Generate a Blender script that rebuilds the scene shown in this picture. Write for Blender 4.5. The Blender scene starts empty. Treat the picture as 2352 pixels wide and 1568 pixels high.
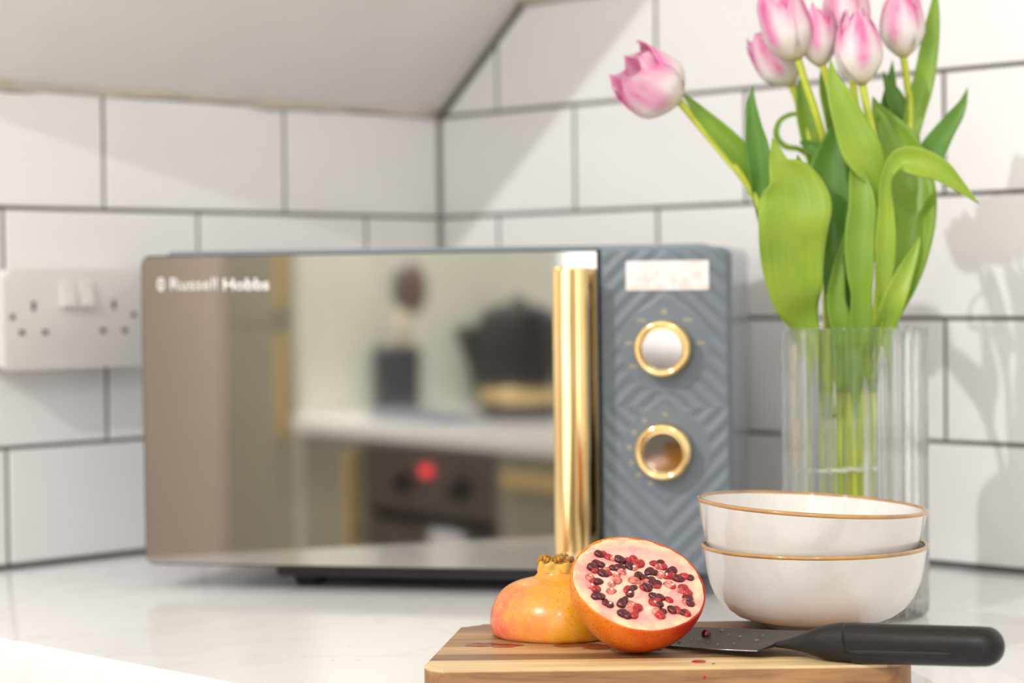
import bpy, bmesh, math, random
from mathutils import Vector, Matrix

random.seed(7)
S = bpy.context.scene
COL = S.collection

# ------------------------------------------------------------------ camera
cam_d = bpy.data.cameras.new('camera')
cam = bpy.data.objects.new('camera', cam_d)
COL.objects.link(cam)
cam_d.sensor_width = 36.0
cam_d.lens = 4905.92 / 2352 * 36.0
cam_d.clip_start = 0.02
cam_d.clip_end = 50
CP = Vector((1.5283, 1.5851, 0.235))
yaw, pitch, roll = 3.9124, -0.0242, -0.0112
fw = Vector((math.cos(yaw) * math.cos(pitch), math.sin(yaw) * math.cos(pitch), math.sin(pitch)))
rt = fw.cross(Vector((0, 0, 1))).normalized()
up = rt.cross(fw)
cr, sr = math.cos(roll), math.sin(roll)
r2 = rt * cr + up * sr
u2 = up * cr - rt * sr
cam.matrix_world = Matrix((
    (r2.x, u2.x, -fw.x, CP.x), (r2.y, u2.y, -fw.y, CP.y), (r2.z, u2.z, -fw.z, CP.z), (0, 0, 0, 1)))
cam_d.dof.use_dof = True
cam_d.dof.focus_distance = 1.285
cam_d.dof.aperture_fstop = 4.6
S.camera = cam

# ------------------------------------------------------------------ light
S.view_settings.view_transform = 'Standard'
S.view_settings.look = 'None'
S.view_settings.gamma = 1.0
S.view_settings.use_curve_mapping = False
S.view_settings.exposure = 0.68
w = bpy.data.worlds.new('world')
S.world = w
w.use_nodes = True
w.node_tree.nodes['Background'].inputs[0].default_value = (1.0, 0.985, 0.975, 1)
w.node_tree.nodes['Background'].inputs[1].default_value = 1.75


def key_fill_lamp(x, y, z, power, size=0.05, col=(1, 0.93, 0.86), aim=None, spread=math.pi):
    d = bpy.data.lights.new('key_fill_lamp', 'AREA')
    d.shape = 'DISK'
    d.size = size
    d.energy = power
    d.color = col
    d.spread = spread
    o = bpy.data.objects.new('key_fill_lamp', d)
    COL.objects.link(o)
    o.location = (x, y, z)
    if aim is not None:
        o.rotation_euler = (Vector(aim) - Vector((x, y, z))).to_track_quat('-Z', 'Y').to_euler()
    return o


for L in [
    (2.7, 0.755, 1.565, 18.0, 0.035, (1, 1.0, 1.0), (0.2, 0.5, 0.2)),
    (2.6, 2.5, 1.80, 6.5, 0.22, (1, 0.99, 0.98), (0.2, 0.5, 0.1)),  # added soft fill from camera right, lifts the shadows
    (2.7, 0.40, 2.0, 5.0, 0.06, (1, 0.97, 0.95), (2.75, 0.45, 0), 100),  # added unseen lamp, brightens the mirrored kitchen
    (2.2, 0.70, 2.0, 3.0, 0.06, (1, 0.97, 0.95), (2.8, 1.1, 0.1), 50),  # added unseen lamp, aimed at the tall cabinet's side panel
]:
    key_fill_lamp(*L[:4], size=L[4], col=L[5], aim=L[6] if len(L) > 6 else None, spread=math.radians(L[7]) if len(L) > 7 else math.pi)


# ------------------------------------------------------------------ materials
def srgb(r, g, b):
    f = lambda c: (c / 255 / 12.92) if c <= 10 else ((c / 255 + 0.055) / 1.055) ** 2.4
    return (f(r), f(g), f(b), 1)


class Mat:
    """small node-graph helper"""

    def __init__(self, name, base, rough=0.5, metal=0.0, **kw):
        m = bpy.data.materials.new(name)
        m.use_nodes = True
        self.m = m
        self.nt = m.node_tree
        self.b = self.nt.nodes['Principled BSDF']
        self.set('Base Color', base if len(base) == 4 else (*base, 1))
        self.set('Roughness', rough)
        self.set('Metallic', metal)
        for k, v in kw.items():
            self.set(k.replace('_', ' '), v)

    def set(self, k, v):
        self.b.inputs[k].default_value = v

    def n(self, t, **kw):
        nd = self.nt.nodes.new(t)
        for k, v in kw.items():
            setattr(nd, k, v)
        return nd

    def l(self, a, b):
        self.nt.links.new(a, b)

    def coords(self, kind='Object', scale=(1, 1, 1)):
        tc = self.n('ShaderNodeTexCoord')
        mp = self.n('ShaderNodeMapping')
        mp.inputs['Scale'].default_value = scale
        self.l(tc.outputs[kind], mp.inputs['Vector'])
        return mp.outputs[0]

    def noise(self, vec, scale, detail=3, rough=0.5, dist=0.0):
        nn = self.n('ShaderNodeTexNoise')
        nn.inputs['Scale'].default_value = scale
        nn.inputs['Detail'].default_value = detail
        nn.inputs['Roughness'].default_value = rough
        nn.inputs['Distortion'].default_value = dist
        self.l(vec, nn.inputs['Vector'])
        return nn.outputs[0]

    def ramp(self, fac, stops, interp='LINEAR'):
        r = self.n('ShaderNodeValToRGB')
        r.color_ramp.interpolation = interp
        e = r.color_ramp.elements
        while len(e) < len(stops):
            e.new(0.5)
        for i, (p, c) in enumerate(stops):
            e[i].position = p
            e[i].color = c if len(c) == 4 else (*c, 1)
        self.l(fac, r.inputs[0])
        return r.outputs[0]

    def mix(self, fac, a, b, mode='MIX'):
        x = self.n('ShaderNodeMix', data_type='RGBA', blend_type=mode)
        for s, v in ((x.inputs[0], fac), (x.inputs[6], a), (x.inputs[7], b)):
            if isinstance(v, (float, int)):
                s.default_value = v
            elif isinstance(v, tuple):
                s.default_value = v if len(v) == 4 else (*v, 1)
            else:
                self.l(v, s)
        return x.outputs[2]

    def math(self, op, a, b=None, clamp=False):
        x = self.n('ShaderNodeMath', operation=op, use_clamp=clamp)
        for s, v in ((x.inputs[0], a), (x.inputs[1], b)):
            if v is None:
                continue
            if isinstance(v, (float, int)):
                s.default_value = v
            else:
                self.l(v, s)
        return x.outputs[0]

    def base(self, out):
        self.l(out, self.b.inputs['Base Color'])
        return self

    def bump(self, h, strength=0.2, dist=0.001):
        bp = self.n('ShaderNodeBump')
        bp.inputs['Strength'].default_value = strength
        bp.inputs['Distance'].default_value = dist
        self.l(h, bp.inputs['Height'])
        self.l(bp.outputs[0], self.b.inputs['Normal'])
        return self


def simple(name, rgb, rough=0.5, metal=0.0, nscale=60, namp=0.06, bump=0.0, **kw):
    """plain material with a little procedural mottling"""
    M = Mat(name, rgb, rough, metal, **kw)
    v = M.coords()
    nz = M.noise(v, nscale, 4)
    lo = tuple(c * (1 - namp) for c in rgb[:3])
    hi = tuple(min(1, c * (1 + namp)) for c in rgb[:3])
    M.base(M.ramp(nz, [(0.3, lo), (0.7, hi)]))
    if bump:
        M.bump(nz, bump, 0.0005)
    return M.m


m_tile = simple('tile_glaze', (0.865, 0.85, 0.838), 0.16, nscale=9, namp=0.015, Coat_Weight=0.3, Coat_Roughness=0.05)
m_grout = simple('grout', srgb(104, 98, 94), 0.9, nscale=300, namp=0.12)
m_silicone = simple('dark_silicone', srgb(72, 70, 70), 0.5, nscale=80, namp=0.1)
m_caulk = simple('old_caulk', (0.60, 0.53, 0.44), 0.6, nscale=30, namp=0.12)
m_paint = simple('white_paint', (0.90, 0.87, 0.83), 0.75, nscale=14, namp=0.02)
m_wall = simple('wall_paint', (0.86, 0.84, 0.81), 0.8, nscale=10, namp=0.02)
m_pink = simple('beige_paint', (0.58, 0.49, 0.43), 0.8, nscale=10, namp=0.02)
m_floor = simple('floor_vinyl', (0.62, 0.56, 0.50), 0.5, nscale=8, namp=0.15)

# worktop: white quartz with faint veins and specks
M = Mat('white_quartz', (0.82, 0.81, 0.79), 0.14, Coat_Weight=0.2)
v = M.coords()
n1 = M.noise(v, 5, 6, 0.6, 1.2)
c1 = M.ramp(n1, [(0.474, (0.85, 0.845, 0.838)), (0.498, (0.81, 0.80, 0.785)), (0.506, (0.81, 0.80, 0.785)), (0.53, (0.85, 0.845, 0.838))])
vo = M.n('ShaderNodeTexVoronoi')
vo.inputs['Scale'].default_value = 70
M.l(v, vo.inputs['Vector'])
n2 = M.noise(v, 12, 3)
sp = M.math('MULTIPLY', M.math('LESS_THAN', vo.outputs['Distance'], 0.13), M.math('GREATER_THAN', n2, 0.55))
M.base(M.mix(M.math('MULTIPLY', sp, 0.3), c1, (0.35, 0.32, 0.3)))
m_quartz = M.m

# microwave
m_mirror = simple('mirrored_door_glass', (0.55, 0.535, 0.51), 0.035, 1.0, nscale=3, namp=0.01)
m_doorrim = simple('door_rim', srgb(74, 74, 77), 0.3, 0.5, nscale=20)
m_gap = simple('black_plastic', (0.012, 0.012, 0.013), 0.4, nscale=40)
m_grey = simple('slate_grey_plastic', srgb(112, 122, 131), 0.42, nscale=90, namp=0.03)
m_greyside = simple('slate_grey_metal', srgb(142, 150, 158), 0.28, nscale=30, namp=0.02, Coat_Weight=0.35)
M = Mat('polished_gold', (1.0, 0.76, 0.4), 0.11, 1.0)
v = M.coords()
M.base(M.ramp(M.noise(v, 25, 2), [(0.3, (1.0, 0.70, 0.31)), (0.7, (1.0, 0.75, 0.37))]))
m_gold = M.m
m_dialface = simple('dial_mirror', (0.52, 0.49, 0.48), 0.06, 1.0, nscale=10, namp=0.01)
m_print = simple('gold_print', (0.50, 0.42, 0.26), 0.5, nscale=60)
m_letter = simple('white_print', (0.86, 0.83, 0.82), 0.5, nscale=60, namp=0.02)
M = Mat('sticker_paper', (0.88, 0.86, 0.84), 0.6)
v = M.coords(scale=(1, 1, 1))
nz = M.noise(v, 130, 5, 0.7)
nb = M.noise(v, 45, 1)
ink = M.math('MULTIPLY', M.ramp(nz, [(0.46, (0, 0, 0)), (0.54, (1, 1, 1))]), M.ramp(nb, [(0.4, (0, 0, 0)), (0.5, (1, 1, 1))]))
M.base(M.mix(M.math('MULTIPLY', ink, 0.5), (0.88, 0.86, 0.84), (0.86, 0.55, 0.50)))
m_sticker = M.m

# socket
m_socket = simple('white_socket_plastic', (0.66, 0.61, 0.565), 0.35, nscale=30, namp=0.02)
m_switch = simple('white_switch_plastic', (0.74, 0.70, 0.665), 0.3, nscale=30, namp=0.02)
m_hole = simple('dark_hole', (0.05, 0.04, 0.035), 0.7)
m_screw = simple('brass_screw', (0.25, 0.2, 0.15), 0.4, 0.8)

# bowls
M = Mat('cream_stoneware_glaze', (0.82, 0.79, 0.74), 0.1, Coat_Weight=0.5, Coat_Roughness=0.04)
v = M.coords()
nz = M.noise(v, 28, 6, 0.6)
vo = M.n('ShaderNodeTexVoronoi')
vo.inputs['Scale'].default_value = 190
M.l(v, vo.inputs['Vector'])
sp = M.math('LESS_THAN', vo.outputs['Distance'], 0.09)
cc = M.ramp(nz, [(0.32, (0.68, 0.65, 0.61)), (0.68, (0.76, 0.74, 0.705))])
M.base(M.mix(M.math('MULTIPLY', sp, 0.22), cc, (0.4, 0.28, 0.16)))
m_glaze = M.m
M = Mat('amber_rim_glaze', (0.5, 0.27, 0.08), 0.14, Coat_Weight=0.6, Coat_Roughness=0.05)
v = M.coords()
M.base(M.ramp(M.noise(v, 40, 4, 0.6), [(0.3, (0.33, 0.17, 0.09)), (0.5, (0.50, 0.26, 0.075)), (0.7, (0.58, 0.33, 0.12))]))
m_rim = M.m

# vase glass
M = Mat('clear_glass', (0.97, 0.985, 0.98), 0.0, Transmission_Weight=1.0, IOR=1.46)
tp = M.n('ShaderNodeBsdfTransparent')
tp.inputs[0].default_value = (0.975, 0.985, 0.98, 1)
ms = M.n('ShaderNodeMixShader')
ms.inputs[0].default_value = 0.62
M.l(tp.outputs[0], ms.inputs[1])
M.l(M.b.outputs[0], ms.inputs[2])
M.l(ms.outputs[0], M.nt.nodes['Material Output'].inputs[0])
m_glass = M.m

# pomegranate
def skin(name, pink):
    M = Mat(name, (0.8, 0.3, 0.06), 0.3, Coat_Weight=0.25 if pink else 0.1, Coat_Roughness=0.12, Specular_IOR_Level=0.4 if pink else 0.25)
    v = M.coords()
    tc = M.n('ShaderNodeTexCoord')
    sx = M.n('ShaderNodeSeparateXYZ')
    M.l(tc.outputs['Object'], sx.inputs[0])
    nz = M.noise(v, 42, 4, 0.6)
    nf = M.noise(v, 240, 3, 0.6)
    if pink:   # yellow-orange with a red cheek on one side
        g = M.math('ADD', M.math('MULTIPLY', sx.outputs[0], 10.0), M.math('MULTIPLY', nz, 0.9))
        col = M.ramp(g, [(-0.0, (0.78, 0.14, 0.075)), (0.02, (0.78, 0.16, 0.08)), (0.20, (0.80, 0.26, 0.055)), (0.38, (0.78, 0.32, 0.025)), (0.62, (0.74, 0.33, 0.012)), (0.9, (0.74, 0.24, 0.015))])
        pale = M.math('MULTIPLY', M.ramp(nf, [(0.5, (0, 0, 0)), (0.72, (1, 1, 1))]), 0.45)
        col = M.mix(pale, col, (0.82, 0.45, 0.16))
        dens = 0.05
    else:      # orange turning red
        g = M.math('ADD', M.math('MULTIPLY', sx.outputs[0], 12.0), M.math('MULTIPLY', nz, 0.9))
        col = M.ramp(g, [(0.0, (0.74, 0.24, 0.02)), (0.25, (0.74, 0.18, 0.012)), (0.5, (0.68, 0.095, 0.006)), (0.8, (0.48, 0.026, 0.006)), (1.0, (0.42, 0.018, 0.006))])
        dens = 0.16
    vo = M.n('ShaderNodeTexVoronoi')
    vo.inputs['Scale'].default_value = 480 if not pink else 500
    M.l(v, vo.inputs['Vector'])
    n3 = M.noise(v, 60, 2)
    spk = M.math('MULTIPLY', M.math('LESS_THAN', vo.outputs['Distance'], 0.30 if not pink else 0.16), M.math('GREATER_THAN', n3, 0.36 if not pink else 0.5))
    M.base(M.mix(M.math('MULTIPLY', spk, 0.55), col, (0.25, 0.06, 0.015)))
    M.bump(nf, 0.12, 0.0006)
    return M.m


m_skin_l = skin('pomegranate_skin_golden', True)
m_skin_r = skin('pomegranate_skin_red', False)
m_crown = simple('pomegranate_crown', (0.62, 0.36, 0.06), 0.6, nscale=160, namp=0.35, bump=0.3)
m_crown_dry = simple('dry_sepal', (0.36, 0.17, 0.025), 0.8, nscale=200, namp=0.5, bump=0.5)
M = Mat('pomegranate_flesh', (0.9, 0.75, 0.6), 0.3, Subsurface_Weight=0.08, Coat_Weight=0.3)
M.b.inputs['Subsurface Radius'].default_value = (0.006, 0.003, 0.002)
v = M.coords()
tc = M.n('ShaderNodeTexCoord')
gr = M.n('ShaderNodeVectorMath', operation='LENGTH')
M.l(tc.outputs['Object'], gr.inputs[0])
rr = M.math('MULTIPLY', gr.outputs['Value'], 1 / 0.0405)
nz = M.noise(v, 70, 4, 0.6, 0.5)
nl = M.noise(v, 35, 2)
rad = M.ramp(rr, [(0.0, (0.84, 0.66, 0.44)), (0.5, (0.82, 0.60, 0.44)), (0.76, (0.80, 0.40, 0.33)), (0.88, (0.86, 0.60, 0.38)), (1.0, (0.88, 0.68, 0.36))])
pinkf = M.math('MULTIPLY', M.ramp(nz, [(0.44, (0, 0, 0)), (0.62, (1, 1, 1))]), 0.6)
c2 = M.mix(pinkf, rad, (0.74, 0.20, 0.22))
M.base(c2)
M.bump(nz, 0.5, 0.0015)
m_flesh = M.m


def aril(name, a, b):
    M = Mat(name, a, 0.12, Coat_Weight=0.25, Coat_Roughness=0.03, Specular_IOR_Level=0.4)
    v = M.coords()
    M.base(M.ramp(M.noise(v, 220, 2), [(0.35, a), (0.65, b)]))
    return M.m


m_aril = [aril('aril_dark', (0.045, 0.003, 0.006), (0.16, 0.006, 0.012)), aril('aril_red', (0.28, 0.006, 0.012), (0.55, 0.03, 0.025)), aril('aril_pale', (0.45, 0.05, 0.05), (0.80, 0.32, 0.24))]
m_seed = simple('pale_seed', (0.88, 0.68, 0.55), 0.3)
M = Mat('pomegranate_juice', (0.55, 0.03, 0.03), 0.03, Transmission_Weight=0.85, IOR=1.33)
v = M.coords()
M.base(M.ramp(M.noise(v, 90, 2), [(0.3, (0.62, 0.10, 0.07)), (0.7, (0.80, 0.30, 0.22))]))
m_juice = M.m
m_juice_dark = aril('juice_drop_red', (0.40, 0.01, 0.012), (0.5, 0.02, 0.02))
M = Mat('clear_drop', (0.9, 0.75, 0.75), 0.02, Transmission_Weight=0.9, IOR=1.33)
m_drop = M.m


# board strips
def wood(name, lo, hi, seed, streak=None):
    M = Mat(name, hi, 0.42)
    v = M.coords(scale=(2.2, 26, 26))
    mp = v.node
    mp.inputs['Location'].default_value = (seed * 1.7, seed * 3.1, seed)
    n1 = M.noise(v, 3.2, 6, 0.62, 0.9)
    n2 = M.noise(v, 17, 4, 0.7, 0.2)
    f = M.math('ADD', M.math('MULTIPLY', n1, 0.72), M.math('MULTIPLY', n2, 0.28))
    mid = tuple((a + b) / 2 for a, b in zip(lo, hi))
    M.base(M.ramp(f, [(0.36, lo), (0.48, mid), (0.6, hi)]))
    M.bump(f, 0.1, 0.0005)
    return M.m


W_DARK = ((0.13, 0.055, 0.022), (0.30, 0.155, 0.07))
W_MID = ((0.22, 0.105, 0.042), (0.44, 0.245, 0.11))
W_LIGHT = ((0.36, 0.19, 0.075), (0.58, 0.36, 0.165))
W_CREAM = ((0.58, 0.38, 0.17), (0.78, 0.58, 0.31))

# knife
M = Mat('black_knife_handle', (0.018, 0.017, 0.017), 0.42)
v = M.coords()
nz = M.noise(v, 900, 2, 0.6)
M.bump(nz, 0.35, 0.0004)
M.base(M.ramp(nz, [(0.3, (0.007, 0.0065, 0.0065)), (0.7, (0.015, 0.014, 0.014))]))
M.set('Specular IOR Level', 0.3)
m_handle = M.m
m_softgrip = simple('soft_black_grip', (0.014, 0.013, 0.013), 0.5, nscale=120, namp=0.15, Specular_IOR_Level=0.3)
m_blade = simple('dark_coated_blade', (0.022, 0.020, 0.021), 0.38, 0.0, nscale=60, namp=0.2, Specular_IOR_Level=0.35)
m_edge = simple('steel_edge', (0.45, 0.43, 0.42), 0.25, 1.0)

# tulips
M = Mat('tulip_petal', (0.9, 0.8, 0.8), 0.45, Subsurface_Weight=0.2)
M.b.inputs['Subsurface Radius'].default_value = (0.006, 0.003, 0.004)
uv = M.n('ShaderNodeUVMap')
sx = M.n('ShaderNodeSeparateXYZ')
M.l(uv.outputs[0], sx.inputs[0])
U, V = sx.outputs[0], sx.outputs[1]       # U along petal, V 0..1 across
tcv = M.coords('Object', (1, 1, 0.45))
nz = M.noise(tcv, 70, 4, 0.6)
cv = M.math('ABSOLUTE', M.math('SUBTRACT', V, 0.5))
flame = M.math('SUBTRACT', 1.0, M.math('MULTIPLY', cv, 4.6), True)          # centre streak
flame = M.math('MULTIPLY', flame, M.ramp(U, [(0.14, (0, 0, 0)), (0.34, (1, 1, 1)), (0.75, (1, 1, 1)), (0.95, (0.3, 0.3, 0.3))]))
edge = M.math('MULTIPLY', M.ramp(cv, [(0.20, (0, 0, 0)), (0.47, (0.85, 0.85, 0.85))]), M.ramp(U, [(0.35, (0, 0, 0)), (0.75, (1, 1, 1))]))
tipf = M.ramp(U, [(0.4, (0, 0, 0)), (1.0, (0.7, 0.7, 0.7))])
f = M.math('ADD', M.math('ADD', flame, edge), tipf, True)
f = M.math('MULTIPLY', f, M.ramp(nz, [(0.3, (0.45, 0.45, 0.45)), (0.58, (1, 1, 1))]))
basec = M.ramp(U, [(0.0, (0.80, 0.66, 0.36)), (0.14, (0.90, 0.83, 0.72)), (0.4, (0.92, 0.85, 0.83))])
pc = M.mix(f, basec, (0.84, 0.17, 0.45))
M.base(pc)
tr = M.n('ShaderNodeBsdfTranslucent')
M.l(pc, tr.inputs[0])
ms = M.n('ShaderNodeMixShader')
ms.inputs[0].default_value = 0.25
out = M.nt.nodes['Material Output']
M.l(M.b.outputs[0], ms.inputs[1])
M.l(tr.outputs[0], ms.inputs[2])
M.l(ms.outputs[0], out.inputs[0])
m_petal = M.m


def leafmat(name, a, b, c):
    M = Mat(name, a, 0.36)
    uv = M.n('ShaderNodeUVMap')
    sx = M.n('ShaderNodeSeparateXYZ')
    M.l(uv.outputs[0], sx.inputs[0])
    mp = M.n('ShaderNodeMapping')
    mp.inputs['Scale'].default_value = (2.0, 26, 1)
    M.l(uv.outputs[0], mp.inputs['Vector'])
    vein = M.noise(mp.outputs[0], 2.0, 3, 0.6)
    blot = M.noise(M.coords(), 45, 3)
    col = M.mix(M.ramp(blot, [(0.35, (0, 0, 0)), (0.7, (1, 1, 1))]), a, b)
    col = M.mix(M.math('MULTIPLY', M.ramp(vein, [(0.4, (0, 0, 0)), (0.68, (1, 1, 1))]), 0.6), col, c)
    M.base(col)
    tr = M.n('ShaderNodeBsdfTranslucent')
    tl = M.mix(0.5, col, (0.45, 0.62, 0.02))
    M.l(tl, tr.inputs[0])
    ms = M.n('ShaderNodeMixShader')
    ms.inputs[0].default_value = 0.4
    M.l(M.b.outputs[0], ms.inputs[1])
    M.l(tr.outputs[0], ms.inputs[2])
    M.l(ms.outputs[0], M.nt.nodes['Material Output'].inputs[0])
    return M.m


m_leaf = leafmat('tulip_leaf', (0.30, 0.48, 0.03), (0.22, 0.41, 0.04), (0.40, 0.56, 0.12))
m_leaf_y = leafmat('tulip_leaf_bright', (0.42, 0.58, 0.035), (0.33, 0.52, 0.045), (0.52, 0.66, 0.17))
m_leaf_d = leafmat('tulip_leaf_deep', (0.12, 0.31, 0.035), (0.16, 0.35, 0.05), (0.25, 0.43, 0.11))
m_stem = simple('tulip_stem', (0.50, 0.56, 0.05), 0.4, nscale=40, namp=0.15, Subsurface_Weight=0.1)
m_band = simple('clear_elastic', (0.78, 0.82, 0.66), 0.35, nscale=60)

# far side of the kitchen
m_sage = simple('sage_cabinet', (0.33, 0.315, 0.25), 0.45, nscale=12, namp=0.03)
m_sage_lit = simple('lit_sage_panel', (0.64, 0.66, 0.57), 0.5, nscale=12, namp=0.03)  # lit copy of the sage: light on the side panel put into its colour
m_brass = simple('satin_brass', (0.62, 0.47, 0.22), 0.35, 0.5, nscale=30)
m_oven = simple('oven_glass', (0.05, 0.045, 0.042), 0.15, nscale=30)
m_oven_steel = simple('oven_panel', (0.12, 0.105, 0.095), 0.35, 0.3, nscale=30)
m_black = simple('matt_black', (0.013, 0.013, 0.015), 0.5, nscale=40)
m_char = simple('charcoal', (0.035, 0.036, 0.045), 0.5, nscale=40)
m_brown = simple('dark_wood_utensil', (0.09, 0.05, 0.035), 0.5, nscale=60, namp=0.3)
m_woodl = simple('pale_wood_handle', (0.45, 0.36, 0.26), 0.5, nscale=60, namp=0.2)
m_tray = simple('grey_blue_tray', (0.24, 0.27, 0.31), 0.3, nscale=40)
m_towel = simple('white_towel', (0.72, 0.72, 0.78), 0.9, nscale=90, namp=0.08)
M = Mat('red_display', (0.1, 0, 0), 0.3)
M.b.inputs['Emission Color'].default_value = (1.0, 0.03, 0.06, 1)
M.set('Emission Strength', 2.2)
m_led = M.m
m_kitchen_quartz = m_quartz


# ------------------------------------------------------------------ mesh helpers
def make(name, bm, mat=None, parent=None, smooth=False, mats=None, matrix=None):
    me = bpy.data.meshes.new(name)
    bmesh.ops.recalc_face_normals(bm, faces=bm.faces)
    bm.to_mesh(me)
    bm.free()
    if smooth:
        for p in me.polygons:
            p.use_smooth = True
    for mm in (mats or [mat]):
        me.materials.append(mm)
    o = bpy.data.objects.new(name, me)
    COL.objects.link(o)
    if parent is not None:
        o.parent = parent
    if matrix is not None:
        o.matrix_local = matrix
    return o


def empty(name, label, cat, matrix=None, group=None):
    o = bpy.data.objects.new(name, None)
    o.empty_display_size = 0.02
    COL.objects.link(o)
    if matrix is not None:
        o.matrix_world = matrix
    o['label'] = label
    o['category'] = cat
    if group:
        o['group'] = group
    return o


def tag(o, label, cat, group=None):
    o['label'] = label
    o['category'] = cat
    if group:
        o['group'] = group
    return o


def structure(o):
    o['kind'] = 'structure'
    return o


def T(x, y, z):
    return Matrix.Translation((x, y, z))


def frame(origin, xa, ya, za):
    m = Matrix.Identity(4)
    for i, a in enumerate((xa, ya, za)):
        for k in range(3):
            m[k][i] = a[k]
    for k in range(3):
        m[k][3] = origin[k]
    return m


def add_box(bm, x0, x1, y0, y1, z0, z1, bevel=0.0, seg=2, mtx=None):
    vs = [bm.verts.new((x, y, z)) for x in (x0, x1) for y in (y0, y1) for z in (z0, z1)]
    fs = [(0, 1, 3, 2), (4, 6, 7, 5), (0, 4, 5, 1), (2, 3, 7, 6), (0, 2, 6, 4), (1, 5, 7, 3)]
    faces = [bm.faces.new([vs[i] for i in f]) for f in fs]
    if mtx is not None:
        bmesh.ops.transform(bm, matrix=mtx, verts=vs)
    if bevel > 0:
        es = {e for f in faces for e in f.edges}
        bmesh.ops.bevel(bm, geom=list(es), offset=bevel, segments=seg, profile=0.5, affect='EDGES')
    return bm


def box(x0, x1, y0, y1, z0, z1, bevel=0.0, seg=2):
    return add_box(bmesh.new(), x0, x1, y0, y1, z0, z1, bevel, seg)


def add_prism(bm, poly, h0, h1, axis='z', bevel=0.0, seg=2, cap_bevel_only=None):
    """extrude a 2-D outline from h0 to h1 along an axis"""
    def P(a, b, h):
        return {'z': (a, b, h), 'x': (h, a, b), 'y': (a, h, b)}[axis]
    lo = [bm.verts.new(P(a, b, h0)) for a, b in poly]
    hi = [bm.verts.new(P(a, b, h1)) for a, b in poly]
    n = len(poly)
    f0 = bm.faces.new(lo[::-1])
    f1 = bm.faces.new(hi)
    for i in range(n):
        bm.faces.new((lo[i], lo[(i + 1) % n], hi[(i + 1) % n], hi[i]))
    if bevel > 0:
        es = set()
        if cap_bevel_only in (None, 'both', 'hi'):
            es |= set(f1.edges)
        if cap_bevel_only in (None, 'both', 'lo'):
            es |= set(f0.edges)
        bmesh.ops.bevel(bm, geom=list(es), offset=bevel, segments=seg, profile=0.5, affect='EDGES')
    return bm


def rrect(x0, x1, y0, y1, r, n=6):
    pts = []
    for cx, cy, a0 in ((x1 - r, y1 - r, 0), (x0 + r, y1 - r, 90), (x0 + r, y0 + r, 180), (x1 - r, y0 + r, 270)):
        for i in range(n + 1):
            a = math.radians(a0 + 90 * i / n)
            pts.append((cx + r * math.cos(a), cy + r * math.sin(a)))
    return pts


def add_lathe(bm, prof, seg=48, close=False, mtx=None):
    rings = []
    new = []
    for r, z in prof:
        if r < 1e-6:
            v = bm.verts.new((0, 0, z))
            rings.append([v])
            new.append(v)
        else:
            rg = [bm.verts.new((r * math.cos(2 * math.pi * i / seg), r * math.sin(2 * math.pi * i / seg), z)) for i in range(seg)]
            rings.append(rg)
            new += rg
    for a, b in zip(rings, rings[1:]):
        for i in range(seg):
            j = (i + 1) % seg
            if len(a) == 1 and len(b) == 1:
                continue
            if len(a) == 1:
                bm.faces.new((a[0], b[i], b[j]))
            elif len(b) == 1:
                bm.faces.new((a[i], b[0], a[j]))
            else:
                bm.faces.new((a[i], b[i], b[j], a[j]))
    if close:
        a, b = rings[-1], rings[0]
        for i in range(seg):
            j = (i + 1) % seg
            bm.faces.new((a[i], b[i], b[j], a[j]))
    if mtx is not None:
        bmesh.ops.transform(bm, matrix=mtx, verts=new)
    return bm


def catmull(pts, n):
    out = []
    P = [pts[0]] + list(pts) + [pts[-1]]
    for i in range(1, len(P) - 2):
        p0, p1, p2, p3 = P[i - 1], P[i], P[i + 1], P[i + 2]
        for k in range(n):
            t = k / n
            out.append(tuple(0.5 * ((2 * b) + (-a + c) * t + (2 * a - 5 * b + 4 * c - d) * t * t + (-a + 3 * b - 3 * c + d) * t ** 3) for a, b, c, d in zip(p0, p1, p2, p3)))
    out.append(tuple(pts[-1]))
    return out


def add_tube(bm, pts, r, seg=10, caps=True):
    pts = [Vector(p[:3]) for p in pts]
    rs = r if isinstance(r, (list, tuple)) else [r] * len(pts)
    ref = Vector((0.3, 0.5, 0.81)).normalized()
    rings = []
    for i, p in enumerate(pts):
        t = (pts[min(i + 1, len(pts) - 1)] - pts[max(i - 1, 0)]).normalized()
        a = t.cross(ref)
        if a.length < 1e-3:
            a = t.cross(Vector((1, 0, 0)))
        a.normalize()
        b = t.cross(a)
        rings.append([bm.verts.new(p + (a * math.cos(2 * math.pi * k / seg) + b * math.sin(2 * math.pi * k / seg)) * rs[i]) for k in range(seg)])
    for A, B in zip(rings, rings[1:]):
        for k in range(seg):
            j = (k + 1) % seg
            bm.faces.new((A[k], A[j], B[j], B[k]))
    if caps:
        bm.faces.new(rings[0][::-1])
        bm.faces.new(rings[-1])
    return bm


def add_ellipsoid(bm, c, rx, ry, rz, seg=10, rings=6, rot=None):
    m = Matrix.Translation(c)
    if rot is not None:
        m = m @ rot.to_4x4()
    m = m @ Matrix.Diagonal((rx, ry, rz, 1))
    bmesh.ops.create_uvsphere(bm, u_segments=seg, v_segments=rings, radius=1.0, matrix=m)
    return bm


def autosmooth(o, ang=40):
    me = o.data
    for p in me.polygons:
        p.use_smooth = True
    bm = bmesh.new()
    bm.from_mesh(me)
    for e in bm.edges:
        if len(e.link_faces) == 2 and e.calc_face_angle(0) > math.radians(ang):
            e.smooth = False
    bm.to_mesh(me)
    bm.free()
    return o

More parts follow.
